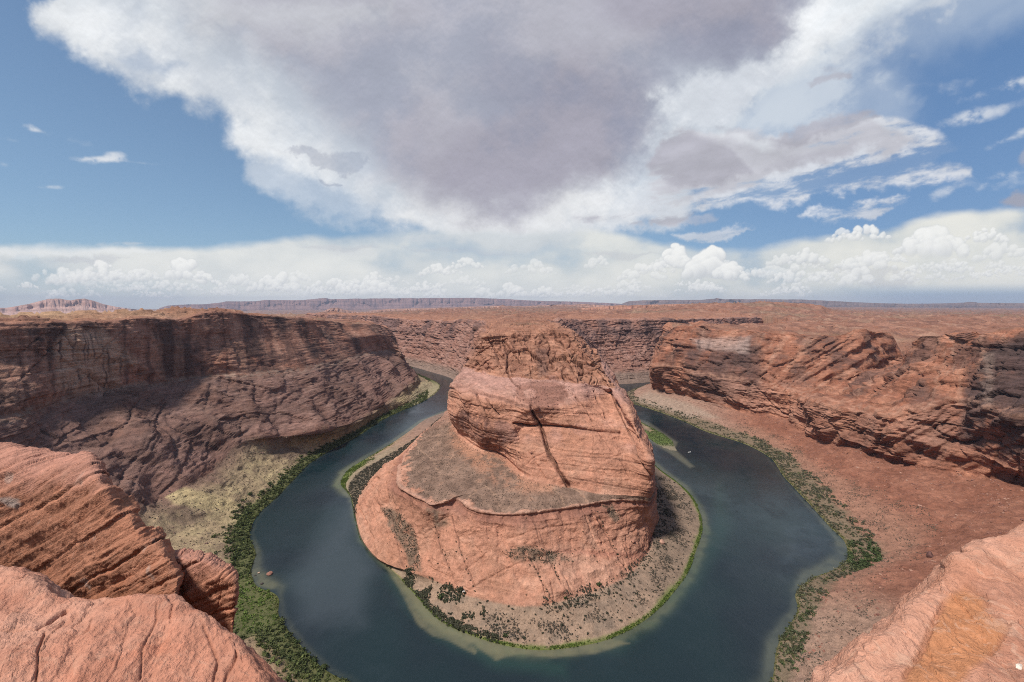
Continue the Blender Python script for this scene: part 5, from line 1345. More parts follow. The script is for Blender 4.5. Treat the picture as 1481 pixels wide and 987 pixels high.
def build_river():
    xs = np.concatenate([np.linspace(-1700, -480, 60)[:-1], np.arange(-480, 520, 2.0), np.linspace(520, 1700, 60)])
    ys = np.concatenate([np.arange(200, 900, 2.0), np.arange(900, 1600, 4.0), np.linspace(1600, 2900, 60)])
    X, Y = np.meshgrid(xs, ys, indexing='ij')
    G = np.stack([X, Y, X * 0], -1)
    nx = fbm(X / 55, Y / 55, X * 0, 4); n2 = fbm(X / 14, Y / 14, X * 0 + 2, 4)
    n3 = fbm(X / 140, Y / 140, X * 0 + 5, 3)
    din = polydist(X + 3 * nx, Y + 3 * n2, [r[0][:2] for r in INN[5:37]])
    dout = polydist(X + 3 * nx, Y + 3 * n2, [r[0][:2] for r in OUT[3:-3]])
    px, py = proj(G)
    # width of the pale shelf along the inner bank
    wI = np.interp(px, [500, 520, 560, 600, 640, 700, 760, 800, 880, 960, 1010, 1040], [1.5, .5, 1, 3, 4, 5, 4, 3, 3.5, 4, 3.5, 4])
    wI = np.where(py < 720, np.interp(px, [480, 560, 650, 900, 960, 1040], [7, 3, 3, 5, 5, 4]), wI)
    sI = np.exp(-(np.maximum(din - wI * (0.8 + .5 * nx), 0) / (3.0 + 0.35 * wI)) ** 1.6)
    wO = np.interp(py, [560, 640, 700, 740, 780, 810, 830, 860, 900, 990], [1, 0, 0, 2, 5, 9, 6, 1, 4, 6])
    wO = np.where(X < 0, np.interp(py, [560, 640, 760, 800, 830, 860, 990], [0, 0, 0, 2, 8, 1, 0]), wO)
    sO = np.exp(-(np.maximum(dout - wO * (.7 + .5 * nx), 0) / (1.5 + .4 * wO)) ** 1.4) * np.clip(.25 + wO / 5, 0, 1)
    deep = np.zeros(X.shape + (3,), np.float32) + np.array((0.008, 0.021, 0.025), np.float32)
    deep = ss3(deep, (0.007, 0.015, 0.021), ss(n3, -.3, .3))
    c = deep
    # greener bars under the water in the foreground bend
    bar = sspoly(px + 8 * nx, py + 6 * n2, [(560, 832), (590, 880), (640, 925), (720, 965), (820, 975), (820, 960), (740, 950), (660, 915), (610, 865), (590, 835)], 16)
    c = ss3(c, (0.018, 0.052, 0.042), 0.6 * bar)
    bar = sspoly(px, py + 6 * nx, [(600, 870), (700, 930), (900, 945), (1010, 850), (1060, 760), (1040, 700), (1020, 780), (960, 880), (860, 930), (740, 940)], 14)
    c = ss3(c, (0.020, 0.052, 0.045), 0.4 * bar)
    for pl, s_ in (([(930, 626), (978, 652), (1004, 675), (998, 677), (966, 654), (930, 634)], 2.5), ([(906, 600), (940, 612), (980, 640), (976, 650), (940, 620), (905, 606)], 2.5)):
        k = sspoly(px + 2 * n2, py + n2, pl, s_)
        c = ss3(c, (0.14, 0.14, 0.10), 0.55 * k)
    shp = sspoly(px + 2.5 * n2, py + 2.0 * n2 + 1.5 * nx, [(556, 816), (560, 824), (578, 853), (592, 881), (605, 905), (625, 920), (651, 928), (670, 938), (688, 947), (690, 942), (681, 930), (698, 942), (717, 956), (728, 952), (754, 946), (800, 952), (860, 946), (910, 930), (880, 922), (817, 930), (740, 930), (674, 900), (604, 850), (566, 815)], 2.2)
    shelf = ss3((0.185, 0.180, 0.100), (0.13, 0.15, 0.085), ss(n2 + nx, -.3, .5))
    c = ss3(c, shelf, np.interp(px, [480, 540, 600, 720, 800, 1040], [.75, .3, .75, .7, .42, .38]) * sI * (0.55 + 0.45 * ss(n2, -.4, .2)))
    strk = ss(fbm(X / 9, Y / 9, X * 0 + 3, 4) + .4 * nx, -.5, .35)
    c = ss3(c, (0.165, 0.150, 0.088), .62 * shp * (.45 + .55 * strk))
    c = ss3(c, ss3((0.12, 0.12, 0.075), (0.14, 0.15, 0.11), ss(X, -50, 50)), np.where(X > 0, .42, .7) * sO * (.5 + .5 * ss(n2 + nx, -.3, .3)))
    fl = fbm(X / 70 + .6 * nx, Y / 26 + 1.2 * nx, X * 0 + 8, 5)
    c = ss3(c, (0.050, 0.066, 0.080), 0.07 * ss(fl, 0.02, 0.45) * (1 - .7 * sI))  # faint paler streaks painted in for wind-ruffled sheen
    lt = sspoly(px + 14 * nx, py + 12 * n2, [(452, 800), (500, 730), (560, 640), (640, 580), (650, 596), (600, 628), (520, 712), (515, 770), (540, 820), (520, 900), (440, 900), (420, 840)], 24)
    c = ss3(c, (0.055, 0.072, 0.085), 0.5 * lt)  # sky sheen of the left arm painted as a paler water colour
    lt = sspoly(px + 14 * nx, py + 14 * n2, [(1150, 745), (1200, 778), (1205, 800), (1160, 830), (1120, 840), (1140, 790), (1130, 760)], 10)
    c = ss3(c, (0.060, 0.085, 0.110), 0.15 * lt * ss(fl + n2, -.3, .3))  # weaker painted sheen on the right arm
    rip = ss(nx + .5 * n2 + .3 * n3, -0.25, 0.45)
    riff = sspoly(px + 10 * nx, py + 10 * n2, [(372, 742), (420, 700), (470, 690), (460, 740), (440, 800), (405, 850), (378, 838), (390, 800), (368, 780)], 14)
    rip = np.clip(rip * 0.7 + riff * 0.6, 0, 1)
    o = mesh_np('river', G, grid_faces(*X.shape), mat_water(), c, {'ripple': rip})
    tag(o, kind='structure')


build_river()
# ---------------------------------------------------------------- far mesas and the pink hills
def ridge(name, prof, dist, depth, amp, freq, col1, col2, steep=0.5, seed=0.0, base=-200.0):
    """a long landform standing `dist` metres away; prof = (px, py) of its skyline as surveyed"""
    pr = np.array(prof, float)
    n = 700
    pxs = np.linspace(pr[0, 0], pr[-1, 0], n)
    pys = np.interp(pxs, pr[:, 0], pr[:, 1])
    rows = 46
    t = np.linspace(-1, 1, rows)                       # front foot .. crest .. back foot
    az = np.arctan((pxs - 740.5) / F)
    Ht = np.array([D(a, b, dist * math.cos(z_))[2] for a, b, z_ in zip(pxs, pys, az)])
    foot = 215.0 + base
    A = az[:, None] + 0 * t[None, :]
    prof_t = np.where(t < 0, np.interp(t, [-1, -0.55, -0.50 + 0.2 * (1 - steep), -0.12, 0], [0, 0.42, 0.50, 0.99, 1.0]), np.interp(t, [0, .5, 1], [1, .9, 0]))
    R_ = dist + t[None, :] * depth + 0 * A
    wob = fbm(A * freq + seed, t[None, :] * 1.3 + 0 * A, A * 0 + seed, 5)
    gul = fbm(A * freq * 3.0 + seed, A * 0, t[None, :] * 0.8 + 0 * A, 4, ridged=True)
    fr = np.exp(-((t + 0.45) / 0.4) ** 2)[None, :]
    R_ = R_ + (depth * 0.55 * wob + depth * 0.18 * gul) * fr
    H_ = foot + (Ht[:, None] - foot) * np.clip(prof_t[None, :] + amp * wob * fr * 0.5, 0, 1.0)
    x = np.sin(A) * R_; y = np.cos(A) * R_
    G = np.stack([x, y, H_], -1)
    k = ss(wob + 0.5 * gul, -.3, .5)
    c = ss3(col1, col2, k)
    bands = ss(np.sin(H_ / (Ht.max() - foot) * 22 + 2 * wob), 0.0, 0.9)
    c = c * (1 - 0.22 * bands[..., None])
    o = mesh_np(name, G, grid_faces(*A.shape)[:, ::-1], ROCKFAR, c, {'wall': np.full(A.shape, .4)})
    tag(o, kind='structure')
    return o


ROCKFAR = mat_rock('distant_rock', 14.0, 0.7, 0.2, 0.8)
ridge('mesa', [(232, 446), (245, 442), (262, 441), (300, 440), (320, 438), (330, 436), (372, 436), (386, 434), (430, 434.5), (455, 433), (462, 432), (474, 431), (480, 433),
               (520, 432), (600, 431.5), (690, 431), (736, 433), (770, 435), (830, 436.5), (870, 438), (905, 440), (940, 446)], 24000, 2600, .5, 40, (0.15, 0.09, 0.085), (0.24, 0.14, 0.12), .8, 1.0)
ridge('hills', [(-60, 447), (-20, 446), (12, 445), (32, 442), (44, 440), (60, 436), (74, 432.5), (90, 431.5), (99, 433.5), (106, 434.5), (116, 432), (126, 431.5), (138, 435), (152, 440), (170, 444), (192, 447), (210, 450)],
      15000, 1500, .9, 26, (0.36, 0.20, 0.16), (0.44, 0.28, 0.23), .2, 3.0)
ridge('mesa', [(895, 441), (908, 436), (930, 434.5), (975, 434), (1010, 434), (1028, 432.5), (1036, 431.5), (1044, 433), (1100, 433), (1160, 433.5), (1210, 436), (1260, 438.5), (1310, 439.5), (1360, 439), (1390, 438),
               (1398, 436.8), (1406, 436.8), (1412, 438.3), (1481, 438.8), (1560, 439), (1620, 441)], 22000, 2400, .5, 40, (0.12, 0.085, 0.08), (0.18, 0.12, 0.10), .6, 6.0)
ridge('hills', [(455, 455), (470, 450), (478, 446), (488, 445), (497, 448), (520, 452), (545, 449), (560, 447), (620, 446), (700, 443), (760, 443.5), (800, 441), (845, 440), (880, 442), (920, 446), (960, 450)], 8500, 900, .9, 30, (0.28, 0.15, 0.11), (0.36, 0.21, 0.16), .3, 9.0, -150)
ridge('hills', [(840, 446), (900, 441.5), (960, 440.5), (1040, 438.6), (1100, 438), (1128, 437.2), (1150, 439), (1176, 441), (1190, 444), (1204, 450), (1220, 456)], 4600, 620, .8, 30, (0.30, 0.14, 0.10), (0.36, 0.19, 0.13), .35, 12.0, -80)
# ---------------------------------------------------------------- air
hz = bpy.data.materials.new('haze_air'); hz.use_nodes = True
_t = hz.node_tree; _t.nodes.clear(); _N = NT(_t)
_v = _N.node('ShaderNodeVolumePrincipled')
_v.inputs['Color'].default_value = (0.56, 0.64, 0.84, 1)
_v.inputs['Density'].default_value = 2.4e-5
_v.inputs['Anisotropy'].default_value = 0.0
_o = _N.node('ShaderNodeOutputMaterial'); _N.l.new(_v.outputs[0], _o.inputs['Volume'])
hb = 30000.0
hv = [(sx * hb, sy * hb, z_) for z_ in (-160.0, 800.0) for sx, sy in ((-1, -1), (1, -1), (1, 1), (-1, 1))]
hf = [(3, 2, 1, 0), (4, 5, 6, 7), (0, 1, 5, 4), (1, 2, 6, 5), (2, 3, 7, 6), (3, 0, 4, 7)]
tag(mesh_np('haze', hv, hf, hz, smooth=False), kind='stuff')
# ---------------------------------------------------------------- the near ledges
def mat_ledge(name, q_dir, swirl=0.0, layer=1.0):
    m_ = bpy.data.materials.new(name); m_.use_nodes = True
    t = m_.node_tree; t.nodes.clear(); N = NT(t)
    at = N.node('ShaderNodeAttribute', attribute_name='Col').outputs['Color']
    geo = N.node('ShaderNodeNewGeometry').outputs['Position']
    n1 = N.noise(geo, 1.3, 6, 0.6)
    n2 = N.noise(geo, 9.0, 6, 0.68)
    n3 = N.noise(geo, 46.0, 3, 0.65)
    dot = N.node('ShaderNodeVectorMath', operation='DOT_PRODUCT')
    N.put(dot.inputs[0], geo); N.put(dot.inputs[1], q_dir)
    q = N.add(dot.outputs['Value'], N.mul(n1, 0.20))
    lam = N.noise(N.vec(N.mul(q, 16.0), N.mul(n1, 1.2), N.mul(n2, 0.5)), 1.0, 5, 0.62)
    sw = N.noise(N.vm('ADD', geo, N.vm('SCALE', N.noise(geo, 2.2, 3, 0.5, col=True), s=0.8)), 4.5, 6, 0.6, 1.6)
    k = N.add(N.mul(N.sub(n2, 0.5), 0.75), N.mul(N.sub(lam, 0.5), 0.85 * layer))
    n5 = N.noise(geo, 20.0, 4, 0.7)
    k = N.add(k, N.add(N.mul(N.sub(n3, 0.5), 0.4), N.mul(N.sub(n5, 0.5), 0.45)))
    c = N.vm('SCALE', at, s=N.add(1.0, k))
    c = N.mix(N.ss(sw, 0.53, 0.66, 0, 0.55 * swirl), c, (0.56, 0.345, 0.245))
    c = N.mix(N.ss(n1, 0.56, 0.70, 0, 0.4), c, N.vm('MULTIPLY', c, (1.05, 0.84, 0.74)))
    c = N.mix(N.ss(n2, 0.66, 0.72, 0, 0.5), c, (0.50, 0.37, 0.30))
    b = N.node('ShaderNodeBsdfPrincipled')
    N.put(b.inputs['Base Color'], c)
    b.inputs['Roughness'].default_value = 0.9
    b.inputs['Specular IOR Level'].default_value = 0.15
    h = N.add(N.mul(lam, 0.9 * layer), N.add(N.mul(n2, 1.0), N.add(N.mul(n5, 0.5), N.mul(n3, 0.3))))
    bp = N.node('ShaderNodeBump'); bp.inputs['Strength'].default_value = 0.85; bp.inputs['Distance'].default_value = 0.05
    N.put(bp.inputs['Height'], h)
    N.l.new(bp.outputs[0], b.inputs['Normal'])
    o = N.node('ShaderNodeOutputMaterial'); N.l.new(b.outputs[0], o.inputs['Surface'])
    return m_


def patch(cols, nu, nv):
    """cols: list of columns of 3-D points -> dense smooth grid"""
    P_ = np.array(cols, float)
    k = np.concatenate([[0], np.cumsum(np.linalg.norm(np.diff(P_, axis=0), axis=-1).mean(axis=1) + 1e-4)])
    Q = crm(P_, k, np.linspace(0, k[-1], nu))
    k2 = np.concatenate([[0], np.cumsum(np.minimum(np.linalg.norm(np.diff(P_, axis=1), axis=-1).mean(axis=0), 3.0) + 1e-4)])
    R_ = crm(np.swapaxes(Q, 0, 1), k2, np.linspace(0, k2[-1], nv))
    vv = np.interp(np.linspace(0, k2[-1], nv), k2, np.arange(len(k2)))
    uu = np.interp(np.linspace(0, k[-1], nu), k, np.arange(len(k)))
    return np.swapaxes(R_, 0, 1), uu, vv


def ledge_mesh(name, G, sign, q_dir, amp, mat, colf, label, lay=1.0, cuts=(), VV=None):
    x, y, z = G[..., 0], G[..., 1], G[..., 2]
    w = fbm(x * .8, y * .8, z * .8, 3)
    q = x * q_dir[0] + y * q_dir[1] + z * q_dir[2] + 0.10 * w
    o_ = np.zeros_like(x)
    # thin ledges with sharp lips: stacked sawteeth
    def saw(s, sh): 
        f = s - np.floor(s); r = cellhash(s, s * 0, s * 0, sh)
        return (r - 0.5) * 1.2 + np.where(f < 0.82, f * 0.55, 0.45 * (1 - (f - .82) / .18) * 1.0 - 0.35)
    wv = 0.06 * fbm(x * 3, y * 3, z * 3, 3)
    d = amp * (saw((q + wv) / 0.42, 3) * 0.16 + saw((q + wv) / 0.16, 8) * 0.075 + saw((q + wv * .5) / 0.062, 12) * 0.032) * lay
    brk = fbm(x * 2.4, y * 2.4, z * 2.4, 3)
    d = d * (0.55 + 0.9 * ss(brk, -.4, .4))
    d = d + 0.14 * fbm(x * .9 + 4, y * .9, z * .9, 3) + 0.030 * fbm(x * 5, y * 5, z * 5, 4) + 0.014 * fbm(x * 21, y * 21, z * 21, 3)
    jj = np.abs(perlin((x + .3 * z) * 1.1 + 7, (y + .2 * z) * 1.1, z * .5)); d = d - 0.05 * amp * np.exp(-(jj / .02) ** 2) * ss(w, -.2, .3)
    px, py = proj(G)
    cm = np.zeros_like(x)
    jit = 3.0 * brk
    for ln, wd, dp in cuts:
        dd = polydist(px + jit, py + jit * .7, ln); kk = np.exp(-(dd / wd) ** 2)
        d = d - 0.5 * dp * kk; cm = np.maximum(cm, kk)
    G2 = G + sign * normals(G) * d[..., None]
    c = colf(G2, px, py, q, brk, w)
    c = ss3(c, (0.26, 0.11, 0.07), 0.4 * cm)
    f = grid_faces(*G.shape[:2])
    o = mesh_np(name, G2, f if sign > 0 else f[:, ::-1], mat, c)
    tag(o, label, 'rock')
    return o


PINK = (0.455, 0.225, 0.165); RUST = (0.40, 0.180, 0.110); DEEP = (0.31, 0.125, 0.068)


def build_ledges():
    # --- tall cross-bedded block on the left
    qd = np.array([-0.50, 0.10, 0.86])
    mA = mat_ledge('cross_bedded_sandstone', tuple(qd), 0.25, 1.0)
    top = [(-260, 650), (-120, 652), (0, 657), (30, 658), (62, 664), (100, 667), (133, 668), (146, 680), (158, 697), (176, 722), (193, 735), (211, 764), (238, 782), (253, 803), (264, 818)]
    Yc = [9.4, 9.2, 9.0, 9.0, 9.0, 8.9, 8.8, 8.7, 8.6, 8.5, 8.4, 8.25, 8.1, 8.0, 7.95]
    cols = []
    for i, ((a, b), Y) in enumerate(zip(top, Yc)):
        t = i / (len(top) - 1)
        h = 262 * (1 - t) + 120
        bx = -30 * t
        col = [D(a - 60, b + 70, Y + 5.5), D(a - 20, b + 14, Y + 2.2), D(a, b, Y + 0.5)]
        for s_, dy in ((0.10, -.05), (0.28, -.25), (0.55, -.35), (0.85, -.3), (1.25, 0.0), (2.2, 0.3)):
            col.append(D(a + bx * s_ - 6 * s_, b + h * s_, Y + dy))
        cols.append(col)
    e = top[-1]
    cols.append([D(e[0] - 60, e[1] + 90, 12.5), D(e[0] - 24, e[1] + 40, 10.5), D(e[0] - 6, e[1] + 14, 8.9)] + [D(e[0] - 22 * s_ - 4, e[1] + 8 + 118 * s_, 8.7) for s_ in (0.1, .28, .55, .85, 1.25, 2.2)])
    G, uu, vv = patch(cols, 620, 420)
    def colA(G_, px, py, q, brk, w):
        c = ss3(RUST, DEEP, ss(py + 40 * brk - 0.25 * px, 760, 850))
        c = ss3(c, PINK, 0.85 * (1 - ss(py - 0.32 * (133 - np.minimum(px, 133)) * -0.1 + 26 * brk, 672, 735)))
        c = ss3(c, (0.40, 0.30, 0.25), 0.55 * ss(fbm(G_[..., 0] * 1.6, G_[..., 1], G_[..., 2] * 1.6, 3), .35, .5))
        c = ss3(c, (0.46, 0.385, 0.34), 0.75 * sspoly(px + 4 * brk, py + 4 * brk, [(0, 722), (14, 719), (24, 722), (30, 730), (24, 737), (10, 732)], 2.5))
        thin = cellhash((q) / 0.055, q * 0, q * 0, 9)
        return c * (0.78 + 0.40 * thin[..., None])
    ledge_mesh('rock_outcrop', G, -1, qd, 0.34, mA, colA, 'tall cross-bedded red sandstone outcrop with slanting layers, left edge', 1.0)
    # --- smaller block beyond its right end
    top = [(205, 800), (240, 800), (257, 801), (280, 803), (299, 807), (316, 817), (330, 826), (339, 833)]
    cols = []
    for i, (a, b) in enumerate(top):
        Y = 8.5 - 0.04 * i
        cols.append([D(a - 10, b + 60, Y + 4), D(a - 4, b + 12, Y + 1.6), D(a, b, Y + .3)] + [D(a - 4 * s_, b + 80 * s_, Y - 0.05 * math.sin(min(s_, 1) * 3.1)) for s_ in (.12, .4, .8, 1.2, 2.0)])
    cols.append([D(300, 905, 12.5), D(318, 872, 11), D(332, 848, 9.2)] + [D(338 - 3 * s_, 842 + 74 * s_, 8.32) for s_ in (.12, .4, .8, 1.2, 2.0)])
    G, uu, vv = patch(cols, 260, 240)
    def colB(G_, px, py, q, brk, w):
        c = ss3((0.44, 0.20, 0.125), PINK, (1 - ss(py + 14 * brk, 812, 850)) * .8)
        thin = cellhash((q) / 0.055, q * 0, q * 0, 9)
        return c * (0.80 + 0.38 * thin[..., None])
    ledge_mesh('rock_outcrop', G, -1, qd, 0.42, mA, colB, 'small layered red sandstone block behind the right end of the tall outcrop', 1.0)
    # --- low pink slab at the bottom left
    qd2 = np.array([-0.35, -0.30, 0.88])
    mC = mat_ledge('pink_slab_sandstone', tuple(qd2), 0.45, 0.55)
    top = [(-260, 770), (-120, 800), (-40, 810), (0, 816), (28, 823), (46, 836), (60, 849), (84, 860), (116, 861), (158, 862), (204, 863), (240, 869), (254, 881), (297, 894), (322, 905), (345, 928), (362, 956), (374, 976), (380, 1010), (398, 1100)]
    cols = []
    zc = 297.0
    for i, (a, b) in enumerate(top):
        z0 = zc - 0.02 * i
        p = np.array(Z(a, b, z0))
        out = np.array([0.25 + 0.04 * i, 1.0 - 0.035 * i, 0]); out /= np.linalg.norm(out)
        col = [tuple(p + out * .75 + [0, 0, -6]), tuple(p + out * .5 + [0, 0, -1.6]), tuple(p + out * 0.22 + [0, 0, -0.40]), tuple(p + out * 0.02)]
        ta, tb = -420 + i * 12, 2300
        for s_, dz in ((0.03, .02), (0.08, .03), (0.16, .02), (0.30, .0), (0.6, -.05)):
            col.append(Z(a + (ta - a) * s_, b + (tb - b) * s_, z0 + dz))
        cols.append(col)
    G, uu, vv = patch(cols, 640, 380)
    def colC(G_, px, py, q, brk, w):
        c = ss3((0.49, 0.222, 0.145), (0.54, 0.28, 0.195), ss(brk + w, -.5, .5))
        c = ss3(c, (0.40, 0.17, 0.11), 0.7 * ss(fbm(G_[..., 0] * 1.4 + 4, G_[..., 1] * 1.4, q * 3, 3), 0.0, .4))
        c = ss3(c, (0.40, 0.17, 0.105), 0.5 * ss(px, 300, 390))
        return c
    cuts = [([(-20, 912), (21, 910), (53, 912), (70, 902), (95, 879)], 2.2, .10), ([(65, 921), (60, 940), (53, 956), (51, 1000)], 2.0, .06),
            ([(228, 879), (226, 900), (214, 926), (205, 944), (204, 975)], 1.3, .035), ([(292, 900), (306, 930), (317, 956), (306, 990)], 2.0, .05),
            ([(95, 925), (110, 928), (128, 918), (134, 896)], 1.6, .03), ([(345, 935), (335, 960), (322, 990)], 2.2, .06), ([(240, 869), (250, 880), (246, 896)], 1.6, .05)]
    ledge_mesh('rock_outcrop', G, -1, qd2, 0.20, mC, colC, 'low pale pink sandstone slab with fine cracks, in the bottom left corner', .8, cuts)
    # --- slab at the bottom right, with a pocket of orange sand
    qd3 = np.array([0.45, -0.25, 0.85])
    mD = mat_ledge('swirled_pink_sandstone', tuple(qd3), 1.0, 0.45)
    top = [(1150, 1090), (1165, 1030), (1193, 986), (1228, 956), (1256, 928), (1295, 906), (1321, 874), (1335, 858), (1366, 832), (1386, 807), (1400, 795), (1415, 789), (1457, 774), (1484, 765), (1560, 738), (1700, 715)]
    cols = []
    for i, (a, b) in enumerate(top):
        z0 = 297.2 + 0.012 * i
        p = np.array(Z(a, b, z0))
        out = np.array([-1.0 + 0.05 * i, 0.35 + 0.05 * i, 0]); out /= np.linalg.norm(out)
        col = [tuple(p + out * .9 + [0, 0, -6]), tuple(p + out * .55 + [0, 0, -1.6]), tuple(p + out * 0.22 + [0, 0, -0.40]), tuple(p + out * 0.02)]
        ta, tb = 1750 + 10 * i, 1900
        for s_, dz in ((0.04, .03), (0.10, .03), (0.2, .0), (0.36, -.03), (0.65, -.06)):
            col.append(Z(a + (ta - a) * s_, b + (tb - b) * s_, z0 + dz))
        cols.append(col)
    G, uu, vv = patch(cols, 560, 400)
    sand = [(1398, 848), (1412, 856), (1426, 866), (1431, 884), (1446, 896), (1462, 904), (1452, 920), (1431, 944), (1404, 972), (1380, 1010), (1300, 1010), (1308, 975), (1330, 945), (1350, 905), (1366, 870), (1384, 852)]
    def colD(G_, px, py, q, brk, w):
        c = ss3((0.50, 0.235, 0.150), (0.55, 0.29, 0.20), ss(brk + w, -.5, .5))
        k = sspoly(px + 9 * brk, py + 9 * w, sand, 9.0)
        c = ss3(c, (0.36, 0.17, 0.115), 0.45 * sspoly(px + 5 * brk, py, [(1440, 905), (1500, 890), (1560, 960), (1560, 1050), (1400, 1050), (1425, 960)], 6))
        c = ss3(c, (0.35, 0.175, 0.125), 0.4 * sspoly(px, py + 4 * brk, [(1400, 842), (1500, 848), (1500, 880), (1440, 874), (1420, 858)], 5))
        return ss3(c, (0.46, 0.200, 0.095), 0.92 * k)
    cuts = [(sand[:8], 3.0, .03), ([(1366, 872), (1350, 905), (1330, 945), (1308, 980)], 4.0, .04), ([(1458, 902), (1490, 901)], 1.0, .03), ([(1385, 798), (1394, 800)], 2.5, .05)]
    ledge_mesh('rock_outcrop', G, -1, qd3, 0.25, mD, colD, 'pale pink sandstone slab holding a patch of orange sand, bottom right corner', .7, cuts)


build_ledges()


# ---------------------------------------------------------------- loose boulders
def boulder_mesh(name, seed, sx=1, sy=1, sz=.75, mat=None, col=(0.22, 0.11, 0.08), sub=3, pointed=0.0):
    import bmesh
    bm = bmesh.new()
    bmesh.ops.create_icosphere(bm, subdivisions=sub, radius=1.0)
    r = np.random.RandomState(seed)
    pl = r.normal(size=(11, 3)); pl /= np.linalg.norm(pl, axis=1)[:, None]
    off = r.uniform(.62, .92, 11)
    V_ = np.array([v.co[:] for v in bm.verts])
    for n_, o_ in zip(pl, off):                                   # chip flat faces off a ball
        d = V_ @ n_ - o_
        V_ = V_ - np.where(d > 0, d, 0)[:, None] * n_
    V_ += 0.04 * fbm(V_[:, 0] * 3 + seed, V_[:, 1] * 3, V_[:, 2] * 3, 3)[:, None] * V_
    if pointed:
        k = 1 - pointed * np.clip(V_[:, 2], -0.2, 1)
        V_[:, 0] *= k; V_[:, 1] *= k; V_[:, 2] *= 1.2
    V_ *= [sx, sy, sz]
    V_[:, 2] += 0.35 * sz
    me = bpy.data.meshes.new(name)
    for v, p in zip(bm.verts, V_): v.co = p
    bm.to_mesh(me); bm.free()
    a = me.color_attributes.new('Col', 'FLOAT_COLOR', 'POINT')
    cc = np.ones((len(V_), 4), np.float32); cc[:, :3] = np.array(col) * (1 + .25 * fbm(V_[:, 0] * 2, V_[:, 1] * 2, V_[:, 2] * 2, 2))[:, None]
    a.data.foreach_set('color', cc.ravel())
    me.materials.append(mat or BOULD)
    return me


BOULD = mat_rock('boulder_rock', 0.35, 0.8, 0.1, 1.0)


def cell_area(G):
    a = G[1:, :-1] - G[:-1, :-1]; b = G[:-1, 1:] - G[:-1, :-1]
    return np.linalg.norm(np.cross(a, b), axis=-1)


AI, AO = cell_area(GI), cell_area(GO)
PXI, PYI = proj(GI); PXO, PYO = proj(GO)


def pick(G, A_, dens, n, rs):
    """n points on the ground, spread by area times density"""
    w = (A_ * dens[:-1, :-1]).ravel().astype(np.float64)
    w = np.clip(w, 0, None)
    cs = np.cumsum(w)
    i = np.searchsorted(cs, rs.rand(n) * cs[-1])
    i = np.minimum(i, len(w) - 1)
    a, b = np.divmod(i, G.shape[1] - 1)
    s, t = rs.rand(n, 1), rs.rand(n, 1)
    P_ = (G[a, b] * (1 - s) + G[a + 1, b] * s) * (1 - t) + (G[a, b + 1] * (1 - s) + G[a + 1, b + 1] * s) * t
    return P_


def ground_at(px, py, G=None, PX=None, PY=None, zmax=1e9):
    """nearest surveyed ground point to a sighting"""
    best = None
    for (g, X_, Y_) in ((GI, PXI, PYI), (GO, PXO, PYO)) if G is None else ((G, PX, PY),):
        d = (X_ - px) ** 2 + (Y_ - py) ** 2 + (g[..., 2] > zmax) * 1e6 + (g[..., 2] < -.5) * 1e5
        d = d + 0.02 * np.linalg.norm(g - [0, 0, CAM_H], axis=-1) / 10
        i = np.unravel_index(np.argmin(d), d.shape)
        if best is None or d[i] < best[0]: best = (d[i], g[i])
    return best[1]


def place(me, name, loc, sc, rz, tilt=0.0, label=None, cat=None, group=None):
    o = bpy.data.objects.new(name, me)
    COL.objects.link(o)
    o.location = [float(v) for v in loc]
    o.scale = (sc, sc, sc) if np.isscalar(sc) else sc
    o.rotation_euler = (tilt, tilt * .6, rz)
    return tag(o, label, cat, group)


